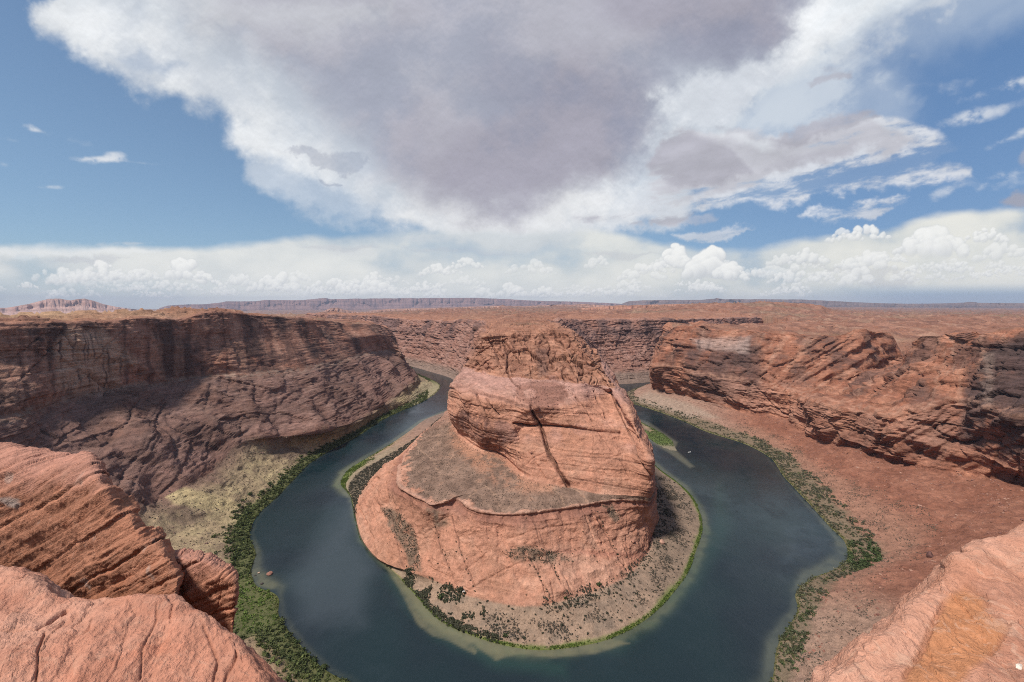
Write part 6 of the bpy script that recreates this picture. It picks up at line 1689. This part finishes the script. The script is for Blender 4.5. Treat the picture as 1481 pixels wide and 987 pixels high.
def build_boulders():
    rs = np.random.RandomState(21)
    REDM = [boulder_mesh('boulder', 100 + i, 1, rs.uniform(.7, 1.1), rs.uniform(.5, .85), col=(0.225, 0.112, 0.085)) for i in range(6)]
    PALM = [boulder_mesh('pale_boulder', 200 + i, 1, rs.uniform(.7, 1.1), rs.uniform(.5, .8), col=(0.40, 0.235, 0.175)) for i in range(3)]
    BRM = [boulder_mesh('brown_boulder', 300 + i, 1, rs.uniform(.7, 1.1), rs.uniform(.5, .8), col=(0.17, 0.105, 0.085)) for i in range(5)]
    onscreen = lambda X_, Y_: (X_ > 0) & (X_ < 1481) & (Y_ > 400) & (Y_ < 987)
    nO = fbm(GO[..., 0] / 30, GO[..., 1] / 30, GO[..., 2] / 30, 2)
    # right talus
    d = (VO > 1.1) * (VO < 2.95) * (GO[..., 0] > 0) * onscreen(PXO, PYO) * (PYO < 900) * (0.3 + ss(nO, 0, .4)) * (0.3 + ss(VO, 1.5, 2.6))
    for p in pick(GO, AO, d, 130, rs):
        s = 0.8 + 2.0 * rs.rand() ** 3
        m_ = PALM[rs.randint(3)] if rs.rand() < .22 else REDM[rs.randint(6)]
        pale = m_ in PALM
        place(m_, 'boulder', p - [0, 0, .1 * s], s, rs.rand() * 6.3, rs.uniform(-.2, .2),
              'pale pink boulder lying on the red talus slope on the right' if pale else 'small angular red boulder lying on the talus slope on the right', 'boulder',
              'pale boulders on the right talus' if pale else 'red boulders on the right talus')
    d = (VO > 1.1) * (VO < 2.95) * (GO[..., 0] < 0) * onscreen(PXO, PYO) * (PXO > 180) * (0.2 + ss(nO, 0, .4))
    for p in pick(GO, AO, d, 80, rs):
        s = 0.8 + 1.9 * rs.rand() ** 3
        place(BRM[rs.randint(5)], 'boulder', p - [0, 0, .1 * s], s, rs.rand() * 6.3, rs.uniform(-.2, .2),
              'small dark brown boulder lying on the dry grassy slope on the left', 'boulder', 'boulders on the left slope')
    for (x_, y_, n_, sp) in ((790, 583, 16, 20), (728, 652, 14, 12), (745, 660, 10, 12)):
        for _ in range(n_):
            g = ground_at(x_ + rs.normal(0, sp), y_ + rs.normal(0, sp * .35), GI, PXI, PYI)
            s = rs.uniform(.9, 2.2)
            place(REDM[rs.randint(6)], 'boulder', g - np.array([0, 0, .2]), s, rs.rand() * 6.3, 0.1,
                  'red block fallen on the debris below the cliffs of the peninsula', 'boulder', 'fallen blocks on the peninsula')
    # named single ones
    def one(px, py, m_, s, label, zoff=0.0, rz=0.4, water=False):
        p = np.array(Z(px, py, 0.0)) if water else ground_at(px, py)
        place(m_, 'boulder', p + np.array([0, 0, zoff]), s, rz, 0.0, label, 'boulder')
    one(1346, 806, boulder_mesh('boulder', 401, 1, .95, 1.0, col=(0.135, 0.070, 0.060), pointed=.5), 3.6, 'dark maroon pointed boulder standing alone above the right bank bushes')
    one(390, 831, boulder_mesh('boulder', 402, 1, .8, .9, col=(0.33, 0.165, 0.125)), 3.1, 'largest red boulder standing in the river off the green left bank', water=True)
    one(374.5, 829, boulder_mesh('boulder', 403, 1, .8, .6, col=(0.46, 0.33, 0.24)), 1.4, 'small tan boulder in the shallows beside the large red boulder', water=True)
    one(369.5, 833, boulder_mesh('boulder', 404, 1, .6, .5, col=(0.06, 0.05, 0.045)), 1.2, 'small dark boulder at the edge of the green reeds', water=True)
    one(379, 845, boulder_mesh('boulder', 405, 1, .7, .7, col=(0.07, 0.055, 0.05)), 1.7, 'dark round boulder where the left bank juts into the shallows', water=True)
    one(671, 856, boulder_mesh('boulder', 406, 1, .6, .5, col=(0.62, 0.55, 0.50)), 1.9, 'white boulder beside the scrub at the foot of the peninsula dome')
    one(776, 592, boulder_mesh('boulder', 407, 1, .9, .9, col=(0.27, 0.13, 0.09)), 4.2, 'round red boulder poised at the head of the long cleft', .5)
    one(916, 784, boulder_mesh('boulder', 408, 1, .9, .8, col=(0.33, 0.17, 0.12)), 3.0, 'red blocks beside the foot of the dome on the right shore', 0)
    one(957, 786, boulder_mesh('boulder', 409, 1, .8, 1.0, col=(0.42, 0.25, 0.185)), 3.6, 'pinkish rock pile standing among dark bushes on the right shore of the peninsula', 0)
    # stones on the near slab
    st = boulder_mesh('stone', 410, 1, .7, .55, col=(0.17, 0.15, 0.16), sub=3)
    place(st, 'stone', np.array(Z(1457, 884, 297.30)), 0.045, .5, 0, 'small blue-grey stone on the pink slab beside the orange sand', 'stone')
    st = boulder_mesh('stone', 411, 1, .7, .6, col=(0.60, 0.50, 0.42), sub=3)
    place(st, 'stone', np.array(Z(1474, 967, 297.32)), 0.04, .5, 0, 'small cream stone near the bottom right corner of the slab', 'stone')
    # scree: countless small stones as one mesh
    oc = np.array([(1, 0, 0), (-.8, .3, 0), (0, 1, .1), (.1, -.9, 0), (.1, .1, .75), (0, 0, -.5)], np.float32)
    of = np.array([(0, 2, 4), (2, 1, 4), (1, 3, 4), (3, 0, 4), (2, 0, 5), (1, 2, 5), (3, 1, 5), (0, 3, 5)])
    def scree(pts, smin, smax, cols, name):
        n = len(pts)
        s = smin + (smax - smin) * rs.rand(n) ** 3
        a = rs.rand(n) * 6.28
        ca, sa = np.cos(a), np.sin(a)
        v = oc[None] * s[:, None, None] * rs.uniform(.6, 1.2, (n, 1, 3))
        vx = v[..., 0] * ca[:, None] - v[..., 1] * sa[:, None]; vy = v[..., 0] * sa[:, None] + v[..., 1] * ca[:, None]
        V_ = np.stack([vx, vy, v[..., 2]], -1) + pts[:, None, :]
        f = (of[None] + (np.arange(n) * 6)[:, None, None]).reshape(-1, 3)
        cc = np.asarray(cols)[rs.randint(len(cols), size=n)]
        cc = np.repeat(cc[:, None], 6, axis=1)
        o = mesh_np(name, V_.reshape(-1, 3), f, BOULD, cc.reshape(-1, 3), smooth=False)
        tag(o, kind='stuff')
    d = (VO > 1.0) * (VO < 3.02) * (GO[..., 0] > 0) * (PXO > 880) * (PXO < 1500) * (0.15 + ss(nO, 0, .4)) * (0.4 + ss(VO, 1.5, 2.8))
    p1 = pick(GO, AO, d, 9000, rs)
    scree(p1, .3, 2.1, [(0.23, 0.11, 0.08), (0.19, 0.09, 0.07), (0.33, 0.19, 0.14), (0.27, 0.13, 0.095)], 'scree')
    d = (VO > 1.0) * (VO < 3.02) * (GO[..., 0] < 0) * (PXO > 150) * (0.2 + ss(nO, 0, .4))
    p2 = pick(GO, AO, d, 9000, rs)
    scree(p2, .3, 1.8, [(0.17, 0.11, 0.085), (0.14, 0.10, 0.08), (0.30, 0.22, 0.16)], 'scree')
    d = (VI > 7.15) * (VI < 8.0) * (PXI > 745) * (PXI < 830) * (PYI > 545) * (PYI < 605) * 1.0
    p3 = pick(GI, AI, d, 700, rs)
    scree(p3, .3, 1.4, [(0.23, 0.11, 0.08), (0.19, 0.09, 0.07), (0.33, 0.19, 0.14)], 'scree')


build_boulders()
# ---------------------------------------------------------------- plants
def mat_leaf():
    m_ = bpy.data.materials.new('foliage'); m_.use_nodes = True
    t = m_.node_tree; t.nodes.clear(); N = NT(t)
    at = N.node('ShaderNodeAttribute', attribute_name='Col').outputs['Color']
    b = N.node('ShaderNodeBsdfPrincipled')
    geo = N.node('ShaderNodeNewGeometry').outputs['Position']
    n = N.noise(geo, 0.5, 3, 0.6)
    N.put(b.inputs['Base Color'], N.vm('SCALE', at, s=N.ss(n, 0.2, 0.8, 0.65, 1.4, False)))
    b.inputs['Roughness'].default_value = 0.75
    b.inputs['Specular IOR Level'].default_value = 0.2
    tr = N.node('ShaderNodeBsdfTranslucent'); N.put(tr.inputs['Color'], at)
    mx = N.node('ShaderNodeMixShader'); mx.inputs[0].default_value = 0.22
    N.l.new(b.outputs[0], mx.inputs[1]); N.l.new(tr.outputs[0], mx.inputs[2])
    o = N.node('ShaderNodeOutputMaterial'); N.l.new(mx.outputs[0], o.inputs['Surface'])
    return m_


LEAF = mat_leaf()


def leaf_cloud(rs, n, lobes=4, flat=.75, size=.2):
    """n leaf-clump quads spread through a few lobes within a unit shrub; returns verts (n,4,3) and tone (n)"""
    L = rs.normal(0, .38, (lobes, 3)); L[:, 2] = np.abs(L[:, 2]) * .6 + .35
    rr = rs.uniform(.38, .62, lobes)
    k = rs.randint(lobes, size=n)
    dvec = rs.normal(size=(n, 3)); dvec /= np.linalg.norm(dvec, axis=1)[:, None]
    r = rr[k] * rs.uniform(.55, 1.05, n) ** .6
    c = L[k] + dvec * r[:, None]
    c[:, 2] = np.abs(c[:, 2]) * flat
    nrm = dvec + rs.normal(0, .5, (n, 3)); nrm /= np.linalg.norm(nrm, axis=1)[:, None]
    a = np.cross(nrm, rs.normal(size=(n, 3))); a /= np.linalg.norm(a, axis=1)[:, None]
    b = np.cross(nrm, a)
    s = size * rs.uniform(.6, 1.4, (n, 1))
    q = np.stack([c - a * s - b * s * .6, c + a * s - b * s * .7, c + a * s * .8 + b * s, c - a * s * .9 + b * s * .7], axis=1)
    tone = rs.uniform(.7, 1.3, n)
    return q, tone


def thicket(name, pts, rad, cols, leaves=26, seed=0, flat=.75, size=.26, kind='stuff', label=None, cat=None):
    rs = np.random.RandomState(seed)
    T = [leaf_cloud(rs, leaves, 4, flat, size) for _ in range(14)]
    n = len(pts)
    Q = np.stack([t_[0] for t_ in T]); TN = np.stack([t_[1] for t_ in T])
    k = rs.randint(len(T), size=n); a = rs.rand(n) * 6.28
    q = Q[k] * rad[:, None, None, None]
    ca, sa = np.cos(a)[:, None, None], np.sin(a)[:, None, None]
    x = q[..., 0] * ca - q[..., 1] * sa; y = q[..., 0] * sa + q[..., 1] * ca
    V_ = np.stack([x, y, q[..., 2]], -1) + pts[:, None, None, :]
    cc = cols[:, None, None, :] * TN[k][:, :, None, None] * np.ones((1, 1, 4, 1))
    m = n * leaves
    f = np.arange(m * 4).reshape(m, 4)
    o = mesh_np(name, V_.reshape(-1, 3), f, LEAF, cc.reshape(-1, 3), smooth=False)
    tag(o, label, cat, kind=kind)
    return o


def pal(rs, n, a, b, j=.18):
    t = rs.rand(n, 1)
    c = np.array(a) * (1 - t) + np.array(b) * t
    return c * rs.uniform(1 - j, 1 + j, (n, 1))


def build_plants():
    rs = np.random.RandomState(5)
    xO, xI = GO[..., 0], GI[..., 0]
    nO = fbm(GO[..., 0] / 22, GO[..., 1] / 22, GO[..., 2] / 22, 3)
    nI = fbm(GI[..., 0] / 20, GI[..., 1] / 20, GI[..., 2] / 20, 3)
    onO = (PXO > -20) & (PXO < 1500) & (PYO < 1030)
    near = lambda P_: np.linalg.norm(P_ - [0, 0, CAM_H], axis=1)
    # left bank: green willows and tamarisk, brightest on the bulge by the boulder
    d = (VO > 0.06) * (VO < 1.15 + .35 * nO) * (xO < 0) * onO * (PXO < 620) * 1.0
    d = d * np.where(VO < .9, 1.0, .5)
    P_ = pick(GO, AO, d, 7200, rs)
    px, py = proj(P_)
    bright = sspoly(px, py, [(335, 835), (372, 838), (412, 862), (405, 890), (395, 905), (345, 915), (330, 900)], 8)
    c = ss3(pal(rs, len(P_), (0.062, 0.080, 0.030), (0.125, 0.145, 0.048), .3), pal(rs, len(P_), (0.13, 0.20, 0.038), (0.18, 0.245, 0.06)), bright * .9)
    rad = (0.8 + 2.4 * rs.rand(len(P_)) ** 1.8) * (1 - .35 * bright)
    rad *= np.interp(near(P_), [350, 900, 1600], [1, 1.1, 1.3])
    thicket('bank_thicket', P_, rad, c, 44, 1, size=.19)
    # right bank
    d = (VO > 0.05) * (VO < 1.05 + .25 * nO) * (xO > 0) * onO * 1.0
    d = d * np.where(PXO < 1090, .5 * ss(nO, -.25, .25), .12 + .88 * ss(nO, -.3, .1))
    P_ = pick(GO, AO, d, 4600, rs)
    px, py = proj(P_)
    clump = sspoly(px, py, [(1221, 785), (1262, 785), (1277, 805), (1270, 822), (1240, 826), (1222, 812)], 5)
    c = pal(rs, len(P_), (0.080, 0.080, 0.050), (0.175, 0.160, 0.105), .35)
    c = ss3(c, pal(rs, len(P_), (0.058, 0.082, 0.030), (0.075, 0.100, 0.038)), np.clip(clump + .45 * (rs.rand(len(P_)) < .3) + .5 * ss(py, 840, 900), 0, 1))
    c = ss3(c, pal(rs, len(P_), (0.13, 0.135, 0.045), (0.15, 0.15, 0.06)), 0.6 * (rs.rand(len(P_)) < .12))
    rad = (0.7 + 2.1 * rs.rand(len(P_)) ** 1.8) * (1 + .6 * clump)
    thicket('bank_thicket', P_, rad, c, 44, 2, size=.19)
    # dark belt on the left foot of the peninsula
    d = (VI > 0.72) * (VI < 2.08) * (xI < 0) * (PXI < 660) * (PYI > 585) * (PYI < 742) * (nI > -.45)
    P_ = pick(GI, AI, d, 3200, rs)
    thicket('bank_thicket', P_, rs.uniform(.9, 2.2, len(P_)), pal(rs, len(P_), (0.072, 0.066, 0.045), (0.105, 0.095, 0.068)), 24, 3)
    # front shore: clumps near the water on the left, grey brush to the right
    d = (VI > 0.12) * (VI < 2.1) * (PXI > 555) * (PXI < 700) * (PYI > 815) * (PYI < 930) * ss(nI, -.1, .15)
    d = d + (VI > 0.08) * (VI < .5) * (PXI > 585) * (PXI < 720) * (PYI > 830) * 1.2 * ss(nI, -.4, 0)
    P_ = pick(GI, AI, d, 900, rs)
    thicket('shore_brush', P_, rs.uniform(.7, 1.9, len(P_)), pal(rs, len(P_), (0.058, 0.066, 0.034), (0.098, 0.092, 0.06)), 24, 4)
    band = np.interp(PXI, [680, 740, 800, 860, 920, 960, 1000], [.45, .5, .6, .62, .62, .75, .8])
    d = (VI > 0.25) * (VI < 2.0) * (PXI > 700) * (PXI < 1015) * (PYI > 690) * np.exp(-((VI / 1.5 - band) / .38) ** 2) * (0.06 + ss(nI, -.05, .3))
    P_ = pick(GI, AI, d, 3000, rs)
    thicket('shore_brush', P_, rs.uniform(.45, 1.15, len(P_)), pal(rs, len(P_), (0.105, 0.090, 0.068), (0.150, 0.125, 0.098)), 18, 5)
    d = (VI > 1.5) * (VI < 2.15) * (PXI > 780) * (PXI < 990) * (PYI > 700) * (0.2 + ss(nI, -.2, .3))
    P_ = pick(GI, AI, d, 800, rs)
    thicket('shore_brush', P_, rs.uniform(.6, 1.7, len(P_)), pal(rs, len(P_), (0.065, 0.066, 0.045), (0.10, 0.09, 0.065)), 22, 6)
    # sparse brush of the dry bench and slopes
    d = (VI > 4.02) * (VI < 4.95) * (PXI > 500) * (PXI < 945) * (PYI > 600) * (.5 + nI)
    P_ = pick(GI, AI, np.clip(d, 0, 1), 5200, rs)
    thicket('bench_brush', P_, rs.uniform(.22, .6, len(P_)), pal(rs, len(P_), (0.110, 0.085, 0.062), (0.150, 0.115, 0.085)), 10, 7, size=.4)
    d = (VO > 1.0) * (VO < 2.9) * (xO < 0) * onO * (PXO > 170) * (0.25 + ss(nO, -.2, .4))
    P_ = pick(GO, AO, d, 6500, rs)
    thicket('slope_brush', P_, rs.uniform(.3, .9, len(P_)), pal(rs, len(P_), (0.105, 0.095, 0.058), (0.165, 0.140, 0.085)), 10, 8, size=.4)
    d = (VO > 0.95) * (VO < 1.9) * (xO > 0) * onO * (0.1 + ss(nO, 0, .4)) * (PYO > 600)
    P_ = pick(GO, AO, d, 3200, rs)
    thicket('slope_brush', P_, rs.uniform(.3, .85, len(P_)), pal(rs, len(P_), (0.13, 0.105, 0.078), (0.17, 0.14, 0.105)), 10, 9, size=.4)
    # reeds: narrow bright fringe at the inner waterline
    d = (VI > 0.02) * (VI < np.where(PXI < 540, .42, 0.20)) * (PXI > 480) * (PXI < 1030) * np.interp(PXI, [480, 500, 530, 560, 600, 1030], [1, 1, .3, .3, 1, 1]) * (PYI > 640) * (.15 + ss(nI, -.3, .25))
    P_ = pick(GI, AI, d, 4200, rs)
    P_[:, 2] = np.maximum(P_[:, 2], 0.05)
    thicket('reeds', P_, rs.uniform(.5, 1.1, len(P_)), pal(rs, len(P_), (0.085, 0.135, 0.020), (0.12, 0.16, 0.035)), 12, 10, flat=.5, size=.4)
    d = (VO > 0.03) * (VO < 0.16) * onO * (PXO > 300) * 1.0
    P_ = pick(GO, AO, d, 3000, rs)
    P_[:, 2] = np.maximum(P_[:, 2], 0.05)
    thicket('reeds', P_, rs.uniform(.5, 1.2, len(P_)), pal(rs, len(P_), (0.10, 0.115, 0.03), (0.14, 0.14, 0.05)), 12, 11, flat=.5, size=.4)
    kk = np.zeros(GI.shape[:2], np.float32)
    bx = (VI > 2.02) & (VI < 3.9) & (PXI > 540) & (PXI < 950) & (PYI > 700)
    for poly in ([(552, 735), (574, 738), (600, 768), (606, 800), (610, 826), (592, 826), (586, 795), (564, 765)], [(730, 796), (760, 790), (800, 798), (830, 812), (800, 816), (760, 812), (732, 808)], [(870, 732), (886, 730), (898, 750), (890, 756)]):
        kk[bx] = np.maximum(kk[bx], sspoly(PXI[bx] + 4 * nI[bx], PYI[bx], poly, 3))
    P_ = pick(GI, AI, kk * ss(nI, -.4, .2) * bx, 1300, rs)
    thicket('gully_brush', P_, rs.uniform(.3, .9, len(P_)), pal(rs, len(P_), (0.075, 0.066, 0.044), (0.12, 0.10, 0.07)), 14, 14, size=.3)
    # ---- shrubs one can tell apart
    def shrub_mesh(name, seed, c0, c1, leaves=90):
        r = np.random.RandomState(seed)
        q, tn = leaf_cloud(r, leaves, 5, .8, .15)
        c = pal(r, leaves, c0, c1)
        # a few twigs from the ground
        o = mesh_np(name, q.reshape(-1, 3), np.arange(leaves * 4).reshape(-1, 4), LEAF, np.repeat(c[:, None] * tn[:, None, None], 4, axis=1).reshape(-1, 3), smooth=False)
        me = o.data; bpy.data.objects.remove(o)
        return me
    dark = [shrub_mesh('dark_shrub', 30 + i, (0.045, 0.050, 0.030), (0.072, 0.074, 0.046)) for i in range(5)]
    grey = [shrub_mesh('grey_shrub', 40 + i, (0.080, 0.070, 0.052), (0.115, 0.098, 0.074)) for i in range(4)]
    green = [shrub_mesh('green_shrub', 50 + i, (0.045, 0.065, 0.022), (0.070, 0.095, 0.034), 130) for i in range(3)]
    d = (VI > .35) * (VI < 2.0) * (PXI > 600) * (PXI < 960) * (PYI > 820) * 1.0
    for p in pick(GI, AI, d, 90, rs):
        place(dark[rs.randint(5)], 'shrub', p, rs.uniform(.8, 1.7), rs.rand() * 6.3, 0, 'small dark shrub scattered on the sandy front shore of the peninsula', 'shrub', 'dark shrubs on the front shore')
    d = (VI > .3) * (VI < 1.9) * (PXI > 945) * (PYI > 670) * 1.0
    for p in pick(GI, AI, d, 60, rs):
        place(grey[rs.randint(4)], 'shrub', p, rs.uniform(.9, 2.0), rs.rand() * 6.3, 0, 'grey-brown shrub dotted over the right shore of the peninsula', 'shrub', 'grey shrubs on the right shore')
    d = (VI > 2.05) * (VI < 3.9) * (PXI > 560) * (PXI < 935) * (PYI > 720) * (0.15 + np.exp(-((PYI - 800) / 14.0) ** 2))
    for p in pick(GI, AI, d, 60, rs):
        place(dark[rs.randint(5)], 'shrub', p, rs.uniform(.5, 1.1), rs.rand() * 6.3, 0, 'tiny dark shrub clinging to the bare slickrock dome', 'shrub', 'shrubs on the dome')
    # rooted in the cracks of the dome
    for ln in ([(662, 785), (670, 810), (678, 835), (686, 856)], [(628, 762), (636, 785), (644, 806), (650, 822)], [(770, 812), (780, 835), (792, 858)], [(868, 750), (880, 775), (894, 803)], [(584, 745), (590, 775), (592, 805)], [(800, 815), (808, 838)]):
        L = np.array(ln, float)
        for t in np.linspace(0, 1, 9):
            i = min(int(t * (len(L) - 1)), len(L) - 2); f = t * (len(L) - 1) - i
            q = L[i] * (1 - f) + L[i + 1] * f + rs.normal(0, .8, 2)
            p = ground_at(q[0], q[1], GI, PXI, PYI, 100)
            place(dark[rs.randint(5)], 'shrub', p, rs.uniform(.8, 1.3), rs.rand() * 6.3, 0, 'dark shrub in a row along a crack of the dome', 'shrub', 'shrubs rooted in the cracks of the dome')
    for (a, b, s, m_, lab) in ((639, 864, 4.0, green[0], 'large round green bush standing alone on sand left of the ring-shaped scrub'),
                               (731, 921, 2.9, green[1], 'round dark green bush alone on the bare tip of the sandy shore'),
                               (725, 926, 1.5, dark[0], 'little dark shrub just below the round bush at the sandy tip'),
                               (817, 866, 2.2, green[2], 'dark green bush touching the bottom edge of the dome'),
                               (866, 846, 2.6, green[0], 'green bush at the right end of the dome foot'),
                               (346, 762, 4.2, green[1], 'dark round bush standing apart at the edge of the dry slope, left bank'),
                               (330, 786, 4.0, green[2], 'dark green bush lowest on the dry slope above the left bank'),
                               (1268, 812, 4.4, green[0], 'dark green bush at the tip of the right bank clump'),
                               (1256, 794, 3.8, green[1], 'dark green bush at the upper edge of the right bank clump'),
                               (668, 852, 3.0, dark[1], 'wide brown scrub beside the white boulder'),
                               (795, 800, 1.6, dark[2], 'dark shrub in the middle of the dome slope')):
        place(m_, 'bush', ground_at(a, b), s, 1.0, 0, lab, 'bush')
    # trees of the left bank that stand above the thicket
    k = 0
    for (a, b, s) in ((352, 724, 3.6), (362, 716, 4.0), (345, 732, 3.4), (390, 700, 3.6), (408, 694, 3.8), (380, 712, 4.2), (335, 808, 4.0), (345, 798, 3.2), (335, 820, 3.6), (346, 860, 3.0),
                      (360, 744, 3.6), (352, 780, 3.2), (340, 840, 3.4), (418, 920, 3.0), (430, 932, 3.0), (440, 944, 3.2), (455, 958, 3.0), (468, 968, 2.8), (436, 680, 3.4), (455, 668, 3.2)):
        k += 1
        place(green[k % 3], 'bush', ground_at(a, b, GO, PXO, PYO, 40), s, k * 1.3, 0, 'tall green willow bush rising from the thicket on the left bank', 'bush', 'tall bushes in the left bank thicket')


build_plants()
# ---------------------------------------------------------------- gravel bar and the little boat
def build_bar():
    poly = [Z(*p, 0)[:2] for p in [(880, 590), (906, 600), (926, 610), (945, 620), (960, 628), (972, 638), (979, 652), (970, 652), (955, 645), (940, 636), (930, 626), (915, 615), (895, 607), (870, 600)]]
    P_ = np.array(poly)
    xs = np.linspace(P_[:, 0].min() - 8, P_[:, 0].max() + 8, 260); ys = np.linspace(P_[:, 1].min() - 8, P_[:, 1].max() + 8, 420)
    X, Y = np.meshgrid(xs, ys, indexing='ij')
    n = fbm(X / 14, Y / 14, X * 0, 4)
    i = inpoly(X + 3 * n, Y + 3 * n, poly); d = polydist(X + 3 * n, Y + 3 * n, poly + [poly[0]])
    sd = np.where(i, d, -d)
    z = np.clip(sd * 0.16, -1.5, 1.3) + 0.2 * n * i
    c = ss3((0.30, 0.20, 0.14), (0.20, 0.145, 0.10), ss(n, -.3, .4))
    edge = np.exp(-(np.maximum(sd - 1, 0) / 8.0) ** 2)
    px, py = proj(np.stack([X, Y, z], -1))
    low = ss(py, 618, 630)
    c = ss3(c, (0.075, 0.115, 0.028), np.clip(edge + low, 0, 1) * .9)
    c = ss3(c, (0.22, 0.18, 0.13), .9 * ss(py, 640, 648))
    o = mesh_np('gravel_bar', np.stack([X, Y, z], -1), grid_faces(*X.shape), ROCK, c, {'wall': X * 0})
    tag(o, kind='structure')
    rs = np.random.RandomState(8)
    m = (sd > 0.5) & (edge + low > .5) & (py < 645)
    k = np.flatnonzero(m.ravel()); k = k[rs.randint(len(k), size=900)]
    pts = np.stack([X.ravel()[k], Y.ravel()[k], z.ravel()[k]], -1) + rs.normal(0, .5, (900, 3)) * [1, 1, 0]
    thicket('reeds', pts, rs.uniform(.6, 1.5, 900), pal(rs, 900, (0.070, 0.105, 0.026), (0.10, 0.13, 0.04)), 14, 12, flat=.55, size=.36)


build_bar()


def flat_mat(name, col, rough=.5, metal=0.0):
    m_ = bpy.data.materials.new(name); m_.use_nodes = True
    t = m_.node_tree; N = NT(t); b = t.nodes['Principled BSDF']
    n = N.noise(N.node('ShaderNodeTexCoord').outputs['Object'], 3.0, 4)
    N.put(b.inputs['Base Color'], N.mix(N.ss(n, .3, .7), tuple(v * .9 for v in col), col))
    b.inputs['Roughness'].default_value = rough; b.inputs['Metallic'].default_value = metal
    return m_


def build_boat():
    loc = np.array(Z(997, 654.5, 0.0))
    root = bpy.data.objects.new('motorboat', None); COL.objects.link(root)
    root.location = [float(v) for v in loc]; root.rotation_euler = (0, 0, math.radians(12)); root.scale = (1.05,) * 3
    tag(root, 'small white open motorboat afloat in mid-river off the gravel bar', 'boat')
    white = flat_mat('boat_white', (0.78, 0.78, 0.76), .35); grey = flat_mat('boat_grey', (0.35, 0.34, 0.33), .6); dark = flat_mat('boat_dark', (0.05, 0.05, 0.055), .4)
    L = 6.2; n = 18
    st = np.linspace(0, 1, n)
    half = 1.05 * np.where(st > .45, np.sqrt(np.clip(1 - ((st - .45) / .56) ** 2, 0, 1)), 1.0 - .08 * (1 - st / .45))
    half = np.maximum(half, 0.03)
    rows = []
    for t, h in zip(st, half):
        x = -L / 2 + L * t; sh = 0.62 + 0.28 * t ** 2; keel = -0.25 + .30 * max(0, t - .6) ** 1.5 * 2
        pr = [(-h, sh), (-h * .93, .25), (-h * .65, -.02), (0, keel), (h * .65, -.02), (h * .93, .25), (h, sh)]
        pr += [(h - .09 if h > .12 else h * .4, sh), (h - .10 if h > .12 else h * .3, 0.22), (0, .20), (-(h - .10) if h > .12 else -h * .3, 0.22), (-(h - .09) if h > .12 else -h * .4, sh)]
        rows.append([(x, a, b) for a, b in pr])
    G = np.array(rows); m = G.shape[1]
    f = []
    for i in range(n - 1):
        for j in range(m):
            k = (j + 1) % m
            f.append((i * m + j, i * m + k, (i + 1) * m + k, (i + 1) * m + j))
    hull = mesh_np('hull', G.reshape(-1, 3), np.array(f), white, smooth=True, parent=root)
    def box(name, c, s, mat, par=root, taper=1.0):
        v = [(c[0] + dx * s[0] / 2 * (taper if dz > 0 else 1), c[1] + dy * s[1] / 2 * (taper if dz > 0 else 1), c[2] + dz * s[2] / 2) for dz in (-1, 1) for dx, dy in ((-1, -1), (1, -1), (1, 1), (-1, 1))]
        return mesh_np(name, v, [(3, 2, 1, 0), (4, 5, 6, 7), (0, 1, 5, 4), (1, 2, 6, 5), (2, 3, 7, 6), (3, 0, 4, 7)], mat, smooth=False, parent=par)
    box('transom', (-L / 2 + .04, 0, .3), (.08, 1.9, .62), white)
    box('foredeck', (1.75, 0, .70), (1.7, 1.25, .07), white, taper=.8)
    box('console', (.35, 0, .62), (.7, .8, .8), white, taper=.8)
    box('windscreen', (.62, 0, 1.18), (.06, .75, .36), dark, taper=.85)
    for x_ in (-.7, -1.7): box('bench', (x_, 0, .42), (.42, 1.7, .34), grey)
    mt = box('motor', (-L / 2 - .28, 0, .75), (.42, .40, .52), dark, taper=.75)
    box('motor_leg', (-L / 2 - .30, 0, .15), (.16, .12, .9), grey, mt)


build_boat()
